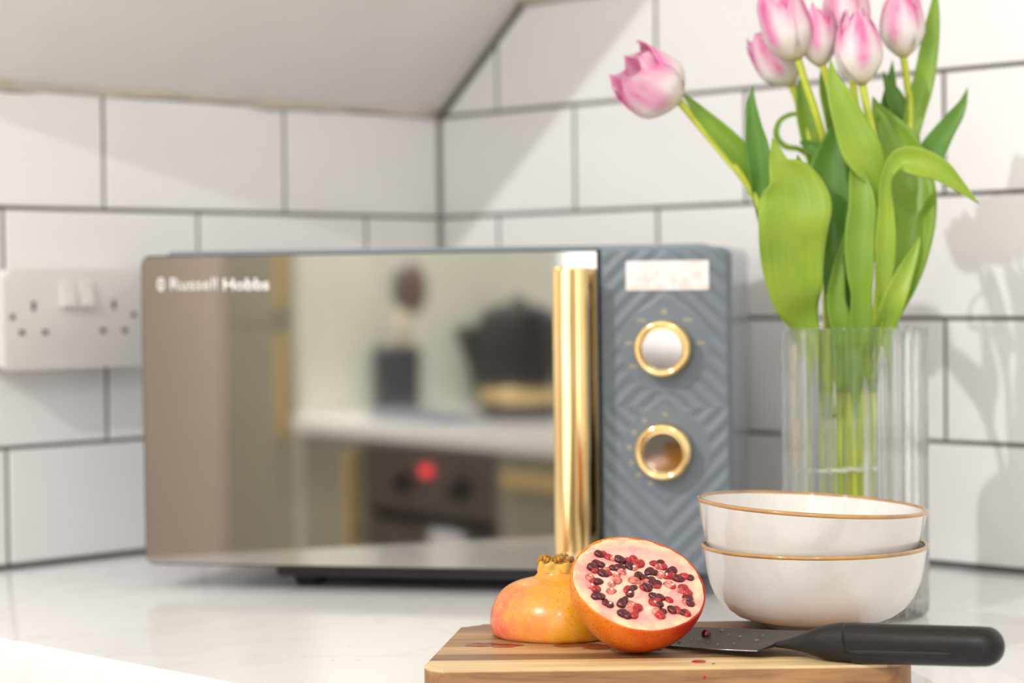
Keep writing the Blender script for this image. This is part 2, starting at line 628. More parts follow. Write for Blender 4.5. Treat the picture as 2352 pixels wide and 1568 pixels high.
# ================================================================== SETTING
# The corner of the room is the world origin: X runs along the left wall, Y along the right wall, worktop at z = 0.
SL0, SLK = 0.4165, 0.868          # sloping ceiling: z = SL0 + SLK * Y
PITCH, ROW, GAP, Z0 = 0.2083, 0.103, 0.0036, 0.310

wl = structure(make('wall_left', box(-0.10, 3.75, -0.10, -0.0018, -0.9, 2.05), m_wall))
wr = structure(make('wall_right', box(-0.10, -0.0018, -0.0018, 4.0, -0.9, 2.05), m_wall))
make('grout', box(-0.0015, 0.945, -0.0035, -0.0016, 0.0, 0.4175), m_grout, wl)
bm = bmesh.new()
add_prism(bm, [(0.0, 0.0), (1.25, 0.0), (1.25, 0.516), (0.1143, 0.516), (0.0, 0.4168)], -0.0035, -0.0016, 'x')
make('grout', bm, m_grout, wr)


def clip(poly, nx, nz, d):
    """keep nx*a + nz*z <= d"""
    out = []
    for i in range(len(poly)):
        p, q = poly[i], poly[(i + 1) % len(poly)]
        fp, fq = nx * p[0] + nz * p[1] - d, nx * q[0] + nz * q[1] - d
        if fp <= 0:
            out.append(p)
        if fp * fq < 0:
            t = fp / (fp - fq)
            out.append((p[0] + (q[0] - p[0]) * t, p[1] + (q[1] - p[1]) * t))
    return out


full_mesh = {}


def lay_tiles(wall, axis, off, rows, amin, amax, slope=None):
    h = GAP / 2
    for r in rows:
        z0, z1 = Z0 + r * ROW + h, Z0 + (r + 1) * ROW - h
        if r == -3:
            z0 = 0.0035
        shift = off if r % 2 == 0 else off + PITCH / 2
        k = math.floor((amin - shift) / PITCH) - 1
        while True:
            a0, a1 = shift + k * PITCH + h, shift + (k + 1) * PITCH - h
            k += 1
            if a0 > amax:
                break
            cut = a0 < amin
            a0 = max(a0, amin)
            if a1 - a0 < 0.012:
                continue
            poly = [(a0, z0), (a1, z0), (a1, z1), (a0, z1)]
            if slope:
                cl = clip(poly, -slope[1], 1.0, slope[0])
                cut = cut or len(cl) != 4 or abs(cl[2][1] - z1) > 1e-6 or abs(cl[3][1] - z1) > 1e-6
                poly = cl
                if len(poly) < 3:
                    continue
            tilt = (random.uniform(-1, 1) * 0.0012, random.uniform(-1, 1) * 0.0016)
            ca, cz = sum(p[0] for p in poly) / len(poly), sum(p[1] for p in poly) / len(poly)
            key = (axis, r == -3)
            if not cut and key in full_mesh:
                o = bpy.data.objects.new('tile', full_mesh[key])
                COL.objects.link(o)
                o.parent = wall
            else:
                bm = bmesh.new()
                pl = [(p[0] - ca, p[1] - cz) for p in poly]
                ax = 'y' if axis == 'X' else 'x'
                add_prism(bm, pl, -0.0045, 0.0, ax, 0.0011, 2, 'hi')
                o = make('tile', bm, m_tile, wall)
                if not cut:
                    full_mesh[key] = o.data
            if axis == 'X':
                o.location = (ca, random.uniform(-0.0003, 0.0002), cz)
                o.rotation_euler = (tilt[0], 0, tilt[1])
            else:
                o.location = (random.uniform(-0.0003, 0.0002), ca, cz)
                o.rotation_euler = (0, tilt[0], tilt[1])


lay_tiles(wl, 'X', 0.2061, (-3, -2, -1, 0), 0.0030, 0.93)
lay_tiles(wr, 'Y', 0.0829 - PITCH / 2, (-3, -2, -1, 0, 1), 0.0030, 1.20, (SL0 - 0.0105, SLK))

# sloping ceiling over the worktop, ends 1.1 m out from the corner
bm = bmesh.new()
SLOPE_END = 0.66
add_prism(bm, [(-0.0017, SL0), (1.85, SL0 + SLK * 1.85), (1.85, SL0 + SLK * 1.85 + 0.1), (-0.0017, SL0 + 0.13)], -0.0017, SLOPE_END, 'x')
structure(make('ceiling_slope', bm, m_paint))
structure(make('ceiling', box(-0.1, 3.75, -0.1, 4.0, 2.05, 2.1), m_paint))
structure(make('floor', box(-0.1, 3.75, -0.1, 4.0, -0.95, -0.9), m_floor))
structure(make('wall_end', box(3.65, 3.75, -0.0018, 1.2, -0.9, 2.05), m_wall))
structure(make('wall_light_block', box(-0.0016, 2.9, 3.0, 3.1, -0.9, 2.05), m_wall))  # unseen wall added to cut side light on the left wall

# uneven bead of old caulk where the slope meets the tiles on the left wall
bm = bmesh.new()
pts = []
rr = []
for i in range(46):
    x = 0.004 + i * 0.0203
    j = math.sin(x * 23) * 0.0012 + math.sin(x * 71 + 1) * 0.0008
    pts.append((x, 0.0003, 0.4148 + j))
    rr.append(0.0042 + 0.0013 * math.sin(x * 37 + 0.5) + 0.0008 * math.sin(x * 90))
add_tube(bm, pts, rr, 8)
structure(make('trim_1', bm, m_caulk, smooth=True))
# caulk line above the top tile row of the right wall
bm = bmesh.new()
add_tube(bm, [(0.0, 0.112 + i * 0.06, 0.5175 + 0.0008 * math.sin(i * 2.1)) for i in range(19)], 0.0042, 8)
structure(make('trim_2', bm, m_caulk, smooth=True))
# dark joint along the slope on the right wall, and in the corner
bm = bmesh.new()
add_prism(bm, [(0.0, SL0 - 0.0135), (0.113, SL0 - 0.0135 + SLK * 0.113), (0.118, SL0 + SLK * 0.118), (0.0, SL0 + 0.001)], -0.0016, -0.0006, 'x')
structure(make('trim_3', bm, m_grout))
# dark silicone between worktop and tiles
bm = bmesh.new()
add_tube(bm, [(0.0, 0.0, 0.0018), (0.94, 0.0, 0.0018)], 0.0030, 8)
structure(make('trim_4', bm, m_silicone, smooth=True))
bm = bmesh.new()
add_tube(bm, [(0.0, 0.0, 0.0018), (0.0, 1.25, 0.0018)], 0.0030, 8)
structure(make('trim_5', bm, m_silicone, smooth=True))

# ================================================================== WORKTOP
bm = bmesh.new()
prof = [(-0.0016, 0.0), (0.7245, 0.0)]
for i in range(1, 9):
    a = math.pi / 2 * i / 8
    prof.append((0.7245 + 0.008 * math.sin(a), -0.008 + 0.008 * math.cos(a)))
prof += [(0.7325, -0.036)]
for i in range(1, 5):
    a = math.pi / 2 * i / 4
    prof.append((0.7295 + 0.003 * math.cos(a), -0.037 - 0.003 * math.sin(a)))
prof += [(-0.0016, -0.04)]
lo = [bm.verts.new((x, -0.0016, z)) for x, z in prof]
hi = [bm.verts.new((x, 2.2, z)) for x, z in prof]
bm.faces.new(lo)
bm.faces.new(hi[::-1])
for i in range(len(prof)):
    j = (i + 1) % len(prof)
    bm.faces.new((lo[i], lo[j], hi[j], hi[i]))
wt = autosmooth(make('worktop', bm, m_quartz), 30)
tag(wt, 'white quartz worktop with rounded front edge under the microwave and cutting board', 'worktop')

bc = empty('base_cabinet', 'base cabinet carrying the white worktop in the tiled corner', 'cabinet', T(0.35, 1.0, -0.9))
make('carcass', box(-0.34, 0.345, -0.99, 1.15, 0.1, 0.859), m_sage, bc)
make('plinth', box(-0.34, 0.30, -0.99, 1.15, 0.0, 0.1), m_char, bc)
for i in range(4):
    d = make('door', box(0.346, 0.364, -0.985 + i * 0.53, -0.46 + i * 0.53, 0.11, 0.85, 0.002, 1), m_sage, bc)
    make('handle', box(0.364, 0.385, -0.50 + i * 0.53, -0.488 + i * 0.53, 0.55, 0.78, 0.003, 1), m_brass, d)

# ================================================================== MICROWAVE
MW = frame((0.5181, 0.1944, 0), (-0.5275, 0.8496, 0), (-0.8496, -0.5275, 0), (0, 0, 1))   # x along front, y backwards
mw = empty('microwave', 'slate grey microwave with mirrored door and gold handle in the tiled corner', 'microwave', MW)
ZB, ZT = 0.020, 0.2652
bm = bmesh.new()
add_prism(bm, rrect(0.010, 0.4520, ZB + 0.004, ZT + 0.0035, 0.008), 0.026, 0.275, 'y', 0.004, 2, 'hi')
autosmooth(make('case', bm, m_greyside, mw))
bm = bmesh.new()
add_prism(bm, rrect(0.098, 0.43, 0.008, 0.03, 0.004), 0.035, 0.26, 'y')
make('base_tray', bm, m_gap, mw)
for x in (0.12, 0.41):
    for y in (0.055, 0.24):
        bm = bmesh.new()
        add_lathe(bm, [(0, 0), (0.011, 0), (0.013, 0.003), (0.012, 0.0255), (0, 0.0255)], 20, mtx=T(x, y, 0))
        make('foot', bm, m_gap, mw, True)


def left_round(x0, x1, z0, z1, r, n=6):
    pts = [(x1, z0), (x1, z1)]
    for cz, a0 in ((z1 - r, 90), (z0 + r, 180)):
        for i in range(n + 1):
            a = math.radians(a0 + 90 * i / n)
            pts.append((x0 + r + r * math.cos(a), cz + r * math.sin(a)))
    return pts


bm = bmesh.new()
add_prism(bm, left_round(0.0, 0.3675, ZB, ZT, 0.007), 0.0016, 0.0255, 'y', 0.001, 2, 'both')
door = autosmooth(make('door', bm, m_doorrim, mw))
bm = bmesh.new()
add_prism(bm, left_round(0.0014, 0.3672, ZB + 0.0014, ZT - 0.0014, 0.006), 0.0, 0.0022, 'y', 0.0006, 2, 'lo')
autosmooth(make('mirrored_glass', bm, m_mirror, door), 10)

# brand lettering on the mirrored glass, with its small oval emblem
def text_bm(bm, body, x0, x1, zmid, y, thick, capz):
    cu = bpy.data.curves.new('lettering', 'FONT')
    cu.body = body
    cu.size = 0.0135
    cu.offset = thick
    cu.resolution_u = 3
    ob = bpy.data.objects.new('lettering', cu)
    COL.objects.link(ob)
    dg = bpy.context.evaluated_depsgraph_get()
    me = bpy.data.meshes.new_from_object(ob.evaluated_get(dg))
    bpy.data.objects.remove(ob)
    xs = [v.co.x for v in me.vertices]
    ys = [v.co.y for v in me.vertices]
    sx = (x1 - x0) / (max(xs) - min(xs))
    sy = capz / (max(ys) - min(ys))
    for v in me.vertices:
        v.co = Vector((x0 + (v.co.x - min(xs)) * sx, y, zmid + (v.co.y - (max(ys) + min(ys)) / 2) * sy))
    bm.from_mesh(me)
    bpy.data.meshes.remove(me)


bm = bmesh.new()
text_bm(bm, 'Russell', 0.0250, 0.0640, 0.2423, -0.00012, 0.00008, 0.0098)
text_bm(bm, 'Hobbs', 0.0690, 0.1070, 0.2415, -0.00012, 0.00042, 0.0098)
res = bmesh.ops.extrude_face_region(bm, geom=bm.faces[:])
bmesh.ops.translate(bm, verts=[e for e in res['geom'] if isinstance(e, bmesh.types.BMVert)], vec=(0, -0.00015, 0))
for k in range(26):      # emblem: an upright oval ring with bars
    a0, a1 = 2 * math.pi * k / 26, 2 * math.pi * (k + 1) / 26
    q = [(0.0171 + 0.0032 * s * math.cos(a), 0.2424 + 0.0054 * s * math.sin(a)) for s, a in ((1, a0), (1, a1), (0.74, a1), (0.74, a0))]
    add_prism(bm, q, -0.00027, -0.0001, 'y')
for dz in (-0.0018, 0.0018):
    add_box(bm, 0.0152, 0.0190, -0.00027, -0.0001, 0.2424 + dz - 0.0006, 0.2424 + dz + 0.0006)
make('brand_lettering', bm, m_letter, door)

# gold bar handle
hm = bmesh.new()
hx0, hx1, hy0, hy1 = 0.3386, 0.3648, -0.0345, -0.0205
# cross-section: rounded sides, stepped front with a shallow flat channel down the middle
sec = []
for (x, y) in rrect(hx0, hx1, hy0, hy1, 0.0042, 6)[:21]:
    sec.append((x, y))
wd_ = hx1 - hx0
sec += [(hx0 + wd_ * a, hy0 - d) for a, d in ((0.20, 0.0005), (0.27, 0.0008), (0.30, 0.0002), (0.36, -0.0001), (0.50, -0.0002), (0.64, -0.0001), (0.70, 0.0002), (0.73, 0.0008), (0.80, 0.0005))]
sec += rrect(hx0, hx1, hy0, hy1, 0.0042, 6)[21:]
add_prism(hm, sec, 0.0370, 0.2508, 'z', 0.003, 3, 'both')
handle = autosmooth(make('handle', hm, m_gold, door), 24)
for z in (0.060, 0.228):
    bm = bmesh.new()
    add_box(bm, 0.3450, 0.3580, -0.0210, 0.0002, z - 0.008, z + 0.008, 0.002)
    make('handle_post', bm, m_gold, handle, mats=[m_gold])

# control panel with embossed concentric diamonds, flat round seats for the two dials
PX0, PX1 = 0.3692, 0.4664
DC = ((0.4182, 0.1899), (0.4180, 0.1128))
NX, NZ = 112, 262
bm = bmesh.new()
gr = []
rc = 0.007


def relief(x, z):
    d = abs(x - 0.4181) + abs(z - 0.1452)
    t = (d / 0.0152) % 1.0
    h = 0.0011 * (0.5 - abs(t - 0.5)) * 2
    h = h * h * (3 - 2 * h / 0.0011) / 0.0011 if h > 0 else 0
    for cx, cz in DC:
        r = math.hypot(x - cx, z - cz)
        k = min(1, max(0, (r - 0.0330) / 0.0025))
        h = h * k + 0.0008 * (1 - k)
    e = min(x - PX0, PX1 - x, z - ZB, ZT - z)
    h *= min(1, max(0, e / 0.0035))
    return h


for i in range(NX + 1):
    col = []
    for k in range(NZ + 1):
        x = PX0 + (PX1 - PX0) * i / NX
        z = ZB + (ZT - ZB) * k / NZ
        h = relief(x, z)
        for cz, sgn in ((ZT - rc, 1), (ZB + rc, -1)):
            dx, dz = x - (PX1 - rc), (z - cz) * sgn
            if dx > 0 and dz > 0:
                m_ = max(dx, dz)
                L_ = math.hypot(dx, dz)
                if L_ > 0:
                    x = PX1 - rc + dx / L_ * m_
                    z = cz + sgn * dz / L_ * m_
        e = min(x - PX0, PX1 - x, z - ZB, ZT - z)
        rnd = 0.0012 * max(0, 1 - e / 0.0012) ** 2
        col.append(bm.verts.new((x, 0.0012 - h + rnd, z)))
    gr.append(col)
for i in range(NX):
    for k in range(NZ):
        bm.faces.new((gr[i][k], gr[i + 1][k], gr[i + 1][k + 1], gr[i][k + 1]))
bd = [gr[i][0] for i in range(NX + 1)] + [gr[NX][k] for k in range(1, NZ + 1)] + [gr[i][NZ] for i in range(NX - 1, -1, -1)] + [gr[0][k] for k in range(NZ - 1, 0, -1)]
bk = [bm.verts.new((v.co.x, 0.0255, v.co.z)) for v in bd]
for i in range(len(bd)):
    j = (i + 1) % len(bd)
    bm.faces.new((bd[i], bk[i], bk[j], bd[j]))
bm.faces.new(bk)
panel = autosmooth(make('control_panel', bm, m_grey, mw), 50)

for di, (cx, cz) in enumerate(DC):
    ry = Matrix.Translation((cx, 0, cz)) @ Matrix.Rotation(math.radians(90), 4, 'X')     # local +z of the lathe points to -y (outwards)
    bm = bmesh.new()
    pr = [(0.0, -0.0005), (0.0205, -0.0005), (0.0212, 0.002), (0.0212, 0.0135)]
    for i in range(9):
        a = math.pi * i / 8
        pr.append((0.0185 + 0.0027 * math.cos(a), 0.0140 + 0.0042 * math.sin(a)))
    pr += [(0.0156, 0.0120), (0.0, 0.0120)]
    add_lathe(bm, pr, 64)
    bmesh.ops.transform(bm, matrix=ry, verts=bm.verts)
    dial = autosmooth(make('dial', bm, m_gold, panel), 50)
    bm = bmesh.new()
    add_lathe(bm, [(0, 0.0118), (0.0154, 0.0118), (0.0154, 0.0136), (0.0150, 0.0140), (0, 0.0140)], 48)
    tl = math.radians(2.8 if di == 0 else 3.2)
    bmesh.ops.transform(bm, matrix=ry @ Matrix.Rotation(tl, 4, 'X'), verts=bm.verts)
    autosmooth(make('dial_face', bm, m_dialface, dial), 8)
    # faint printed marks round the dial
    bm = bmesh.new()
    marks = [(-150, .006, .0022), (172, .006, .0022), (130, .007, .0022), (90, .004, .004), (50, .007, .0022), (8, .006, .0022)] if di == 0 else \
        [(90, .003, .003), (125, .003, .003), (150, .004, .003), (175, .0035, .003), (200, .0035, .003), (222, .004, .003), (245, .004, .003)]
    for a, w_, h_ in marks:
        a = math.radians(a)
        px, pz = cx + 0.0275 * math.cos(a), cz + 0.0275 * math.sin(a)
        for q in range(3):
            add_box(bm, px - w_ / 2 + q * w_ / 3, px - w_ / 2 + (q + 0.62) * w_ / 3, 0.00025, 0.0006, pz - h_ / 2, pz + h_ / 2)
    make('dial_marks', bm, m_print, panel)
bm = bmesh.new()
add_prism(bm, rrect(0.3892, 0.4519, 0.2334, 0.2556, 0.0006, 2), -0.0004, 0.0012, 'y')
make('sticker', bm, m_sticker, panel)

# ================================================================== DOUBLE SOCKET on the left wall
so = empty('double_socket', 'white double wall socket with two rocker switches on the left tiled wall', 'socket', T(0.4656, 0.0003, 0.2142))
bm = bmesh.new()
add_prism(bm, rrect(-0.0725, 0.0725, -0.0415, 0.0415, 0.004), 0.0, 0.021, 'y')
autosmooth(make('back_box', bm, m_socket, so))
bm = bmesh.new()
add_prism(bm, rrect(-0.0735, 0.0735, -0.0425, 0.0425, 0.006), 0.021, 0.0300, 'y', 0.0035, 3, 'hi')
plate = autosmooth(make('faceplate', bm, m_switch, so))
for x in (0.0108, -0.0080):       # rocker switches
    bm = bmesh.new()
    add_prism(bm, [(0.030, -0.0095), (0.0358, -0.0095), (0.0338, 0.0), (0.0318, 0.0115), (0.030, 0.0115)], x - 0.0065, x + 0.0065, 'x', 0.0006, 1)
    bmesh.ops.translate(bm, verts=bm.verts, vec=(0, 0, 0.0203))
    make('rocker_switch', bm, m_switch, so)


def hole(x, z, w_, h_):
    bm = bmesh.new()
    add_box(bm, x - w_ / 2, x + w_ / 2, 0.0290, 0.0302, z - h_ / 2, z + h_ / 2, 0.0004, 1)
    make('socket_hole', bm, m_hole, so)


for s in (0.0442, -0.0380):
    hole(s, 0.0115, 0.0042, 0.0085)
    hole(s + 0.0118, -0.0108, 0.0062, 0.0045)
    hole(s - 0.0112, -0.0110, 0.0062, 0.0045)
for x in (0.0653, -0.0585):
    bm = bmesh.new()
    add_lathe(bm, [(0, 0), (0.0026, 0), (0.0024, 0.0008), (0, 0.0010)], 14)
    bmesh.ops.transform(bm, matrix=Matrix.Translation((x, 0.0299, 0.0027)) @ Matrix.Rotation(math.radians(-90), 4, 'X'), verts=bm.verts)
    make('screw', bm, m_screw, so)

# ================================================================== CUTTING BOARD
BO = frame((0.5420, 0.7498, 0), (-0.70, 0.714, 0), (-0.714, -0.70, 0), (0, 0, 1))   # x along, y to the back
board = empty('cutting_board', 'acacia wood cutting board with striped planks on the white worktop', 'cutting board', BO)
BW, BD, BH = 0.285, 0.165, 0.020
full = bmesh.new()


def round_poly(pts, radii, n=8):
    out = []
    m_ = len(pts)
    for i in range(m_):
        p = Vector(pts[i])
        a, b = (Vector(pts[i - 1]) - p).normalized(), (Vector(pts[(i + 1) % m_]) - p).normalized()
        r = radii[i]
        h = a.angle(b) / 2
        d = r / math.tan(h)
        c = p + (a + b).normalized() * (r / math.sin(h))
        s0, s1 = p + a * d - c, p + b * d - c
        for k in range(n + 1):
            v = s0.lerp(s1, k / n).normalized() * r
            out.append(tuple(c + v))
    return out


add_prism(full, round_poly([(-BW / 2, -BD / 2), (BW / 2, -BD / 2), (BW / 2 - 0.022, BD / 2), (-BW / 2 + 0.022, BD / 2)], (0.013, 0.020, 0.016, 0.016)), 0.0, BH, 'z', 0.0042, 4, 'both')
cuts = [-BD / 2 - 0.001, -0.0525, -0.0330, -0.0045, 0.036, 0.0560, BD / 2 + 0.001]
tones = [W_CREAM, W_DARK, W_LIGHT, W_MID, W_MID, W_DARK]
for i in range(6):
    bm = full.copy()
    for co, no in ((cuts[i], (0, -1, 0)), (cuts[i + 1], (0, 1, 0))):
        g = bmesh.ops.bisect_plane(bm, geom=bm.verts[:] + bm.edges[:] + bm.faces[:], plane_co=(0, co, 0), plane_no=no, clear_outer=True)
        eds = [e for e in g['geom_cut'] if isinstance(e, bmesh.types.BMEdge)]
        if eds:
            bmesh.ops.contextual_create(bm, geom=eds)
    lo, hi = tones[i]
    mt = wood('acacia_strip_%s' % 'abcdef'[i], lo, hi, i + 1)
    if i == 0:      # sapwood edge on top, browner heartwood in the front side
        nt = mt.node_tree
        bsdf = nt.nodes['Principled BSDF']
        src = bsdf.inputs['Base Color'].links[0].from_socket
        facn = bsdf.inputs['Base Color'].links[0].from_node.inputs[0].links[0].from_socket
        r2_ = nt.nodes.new('ShaderNodeValToRGB')
        r2_.color_ramp.elements[0].position = 0.36
        r2_.color_ramp.elements[0].color = (0.17, 0.075, 0.028, 1)
        r2_.color_ramp.elements[1].position = 0.62
        r2_.color_ramp.elements[1].color = (0.42, 0.22, 0.09, 1)
        nt.links.new(facn, r2_.inputs[0])
        tc = nt.nodes.new('ShaderNodeTexCoord')
        sx = nt.nodes.new('ShaderNodeSeparateXYZ')
        nt.links.new(tc.outputs['Object'], sx.inputs[0])
        ma = nt.nodes.new('ShaderNodeMapRange')
        ma.inputs[1].default_value = 0.0180
        ma.inputs[2].default_value = 0.0190
        nt.links.new(sx.outputs[2], ma.inputs[0])
        mx = nt.nodes.new('ShaderNodeMix')
        mx.data_type = 'RGBA'
        nt.links.new(ma.outputs[0], mx.inputs[0])
        nt.links.new(r2_.outputs[0], mx.inputs[6])
        nt.links.new(src, mx.inputs[7])
        nt.links.new(mx.outputs[2], bsdf.inputs['Base Color'])
    autosmooth(make('plank', bm, mt, board), 35)
full.free()

# ================================================================== BOWLS
def bowl(name, label, mtx, k, lower):
    b = empty(name, label, 'bowl', mtx, 'stacked cream bowls')
    outer = [(0, 3), (28, 3), (29.2, 0), (31.6, 0), (33.0, 2.2), (42, 3.6), (51, 7.0), (58, 12.2), (63.2, 19), (66.6, 27), (69.0, 36), (70.8, 45), (71.7, 49.4)]
    lip = [(71.95, 50.6), (71.6, 51.4), (70.7, 51.7), (69.9, 51.2)]
    inner = [(69.3, 48.5), (67.6, 41), (64.9, 31.5), (61.2, 25.4), (55, 24.9), (0, 24.6)] if lower else \
        [(69.3, 48.5), (67.6, 41), (64.9, 31), (61.2, 22), (55.6, 15), (48, 9.8), (38, 7.0), (20, 6.2), (0, 6.1)]
    s = 0.001 * k
    bm = bmesh.new()
    add_lathe(bm, [(r * s, z * s) for r, z in outer + lip + inner], 96)
    autosmooth(make('body', bm, m_glaze, b), 50)
    bm = bmesh.new()
    ring = [(71.6, 49.3), (72.05, 50.0), (72.2, 50.9), (71.75, 51.7), (70.7, 52.0), (69.6, 51.6), (69.4, 50.6), (70.7, 49.8)]
    add_lathe(bm, [(r * s, z * s) for r, z in ring], 96, close=True)
    make('rim', bm, m_rim, b, True)
    return b


bowl('bowl', 'lower cream bowl with brown rim standing on the cutting board', T(0.4215, 0.7762, 0.0200), 1.0, True)
# the upper bowl leans: right side lower as seen from the front
tilt_axis = Vector((0.7175, 0.6965, 0))
bowl('bowl', 'upper cream bowl tilted inside the lower bowl, empty inside visible', T(0.4243, 0.7734, 0.0452) @ Matrix.Rotation(math.radians(-3.3), 4, tilt_axis), 1.012, False)

# ================================================================== VASE
va = empty('vase', 'clear ribbed glass vase behind the stacked bowls', 'vase', T(0.2636, 0.6974, 0))
bm = bmesh.new()
VN = 30 * 12
def ringv(r, z, amp):
    out = []
    for i in range(VN):
        a = 2 * math.pi * i / VN
        rr = r + amp * (abs(math.cos(a * 15 + 0.25 * math.sin(3 * a))) - 0.64)
        out.append(bm.verts.new((rr * math.cos(a), rr * math.sin(a), z)))
    return out
rings = []
for r, z, amp in ((0.0470, 0.0, 0), (0.0495, 0.0012, 0.0004), (0.0508, 0.004, 0.0014), (0.0510, 0.012, 0.0022), (0.0510, 0.06, 0.0022), (0.0512, 0.12, 0.0022), (0.0513, 0.19, 0.0022), (0.0513, 0.202, 0.0018), (0.0509, 0.2053, 0.0006),
                  (0.0495, 0.2057, 0.0), (0.0484, 0.2048, 0.0), (0.0480, 0.19, 0.0), (0.0478, 0.12, 0.0), (0.0476, 0.05, 0.0), (0.0472, 0.02, 0.0), (0.0440, 0.0145, 0.0), (0.02, 0.0135, 0)):
    rings.append(ringv(r, z, amp))
for A, B in zip(rings, rings[1:]):
    for i in range(VN):
        j = (i + 1) % VN
        bm.faces.new((A[i], A[j], B[j], B[i]))
bm.faces.new(rings[0][::-1])
bm.faces.new(rings[-1])
autosmooth(make('glass', bm, m_glass, va), 60)

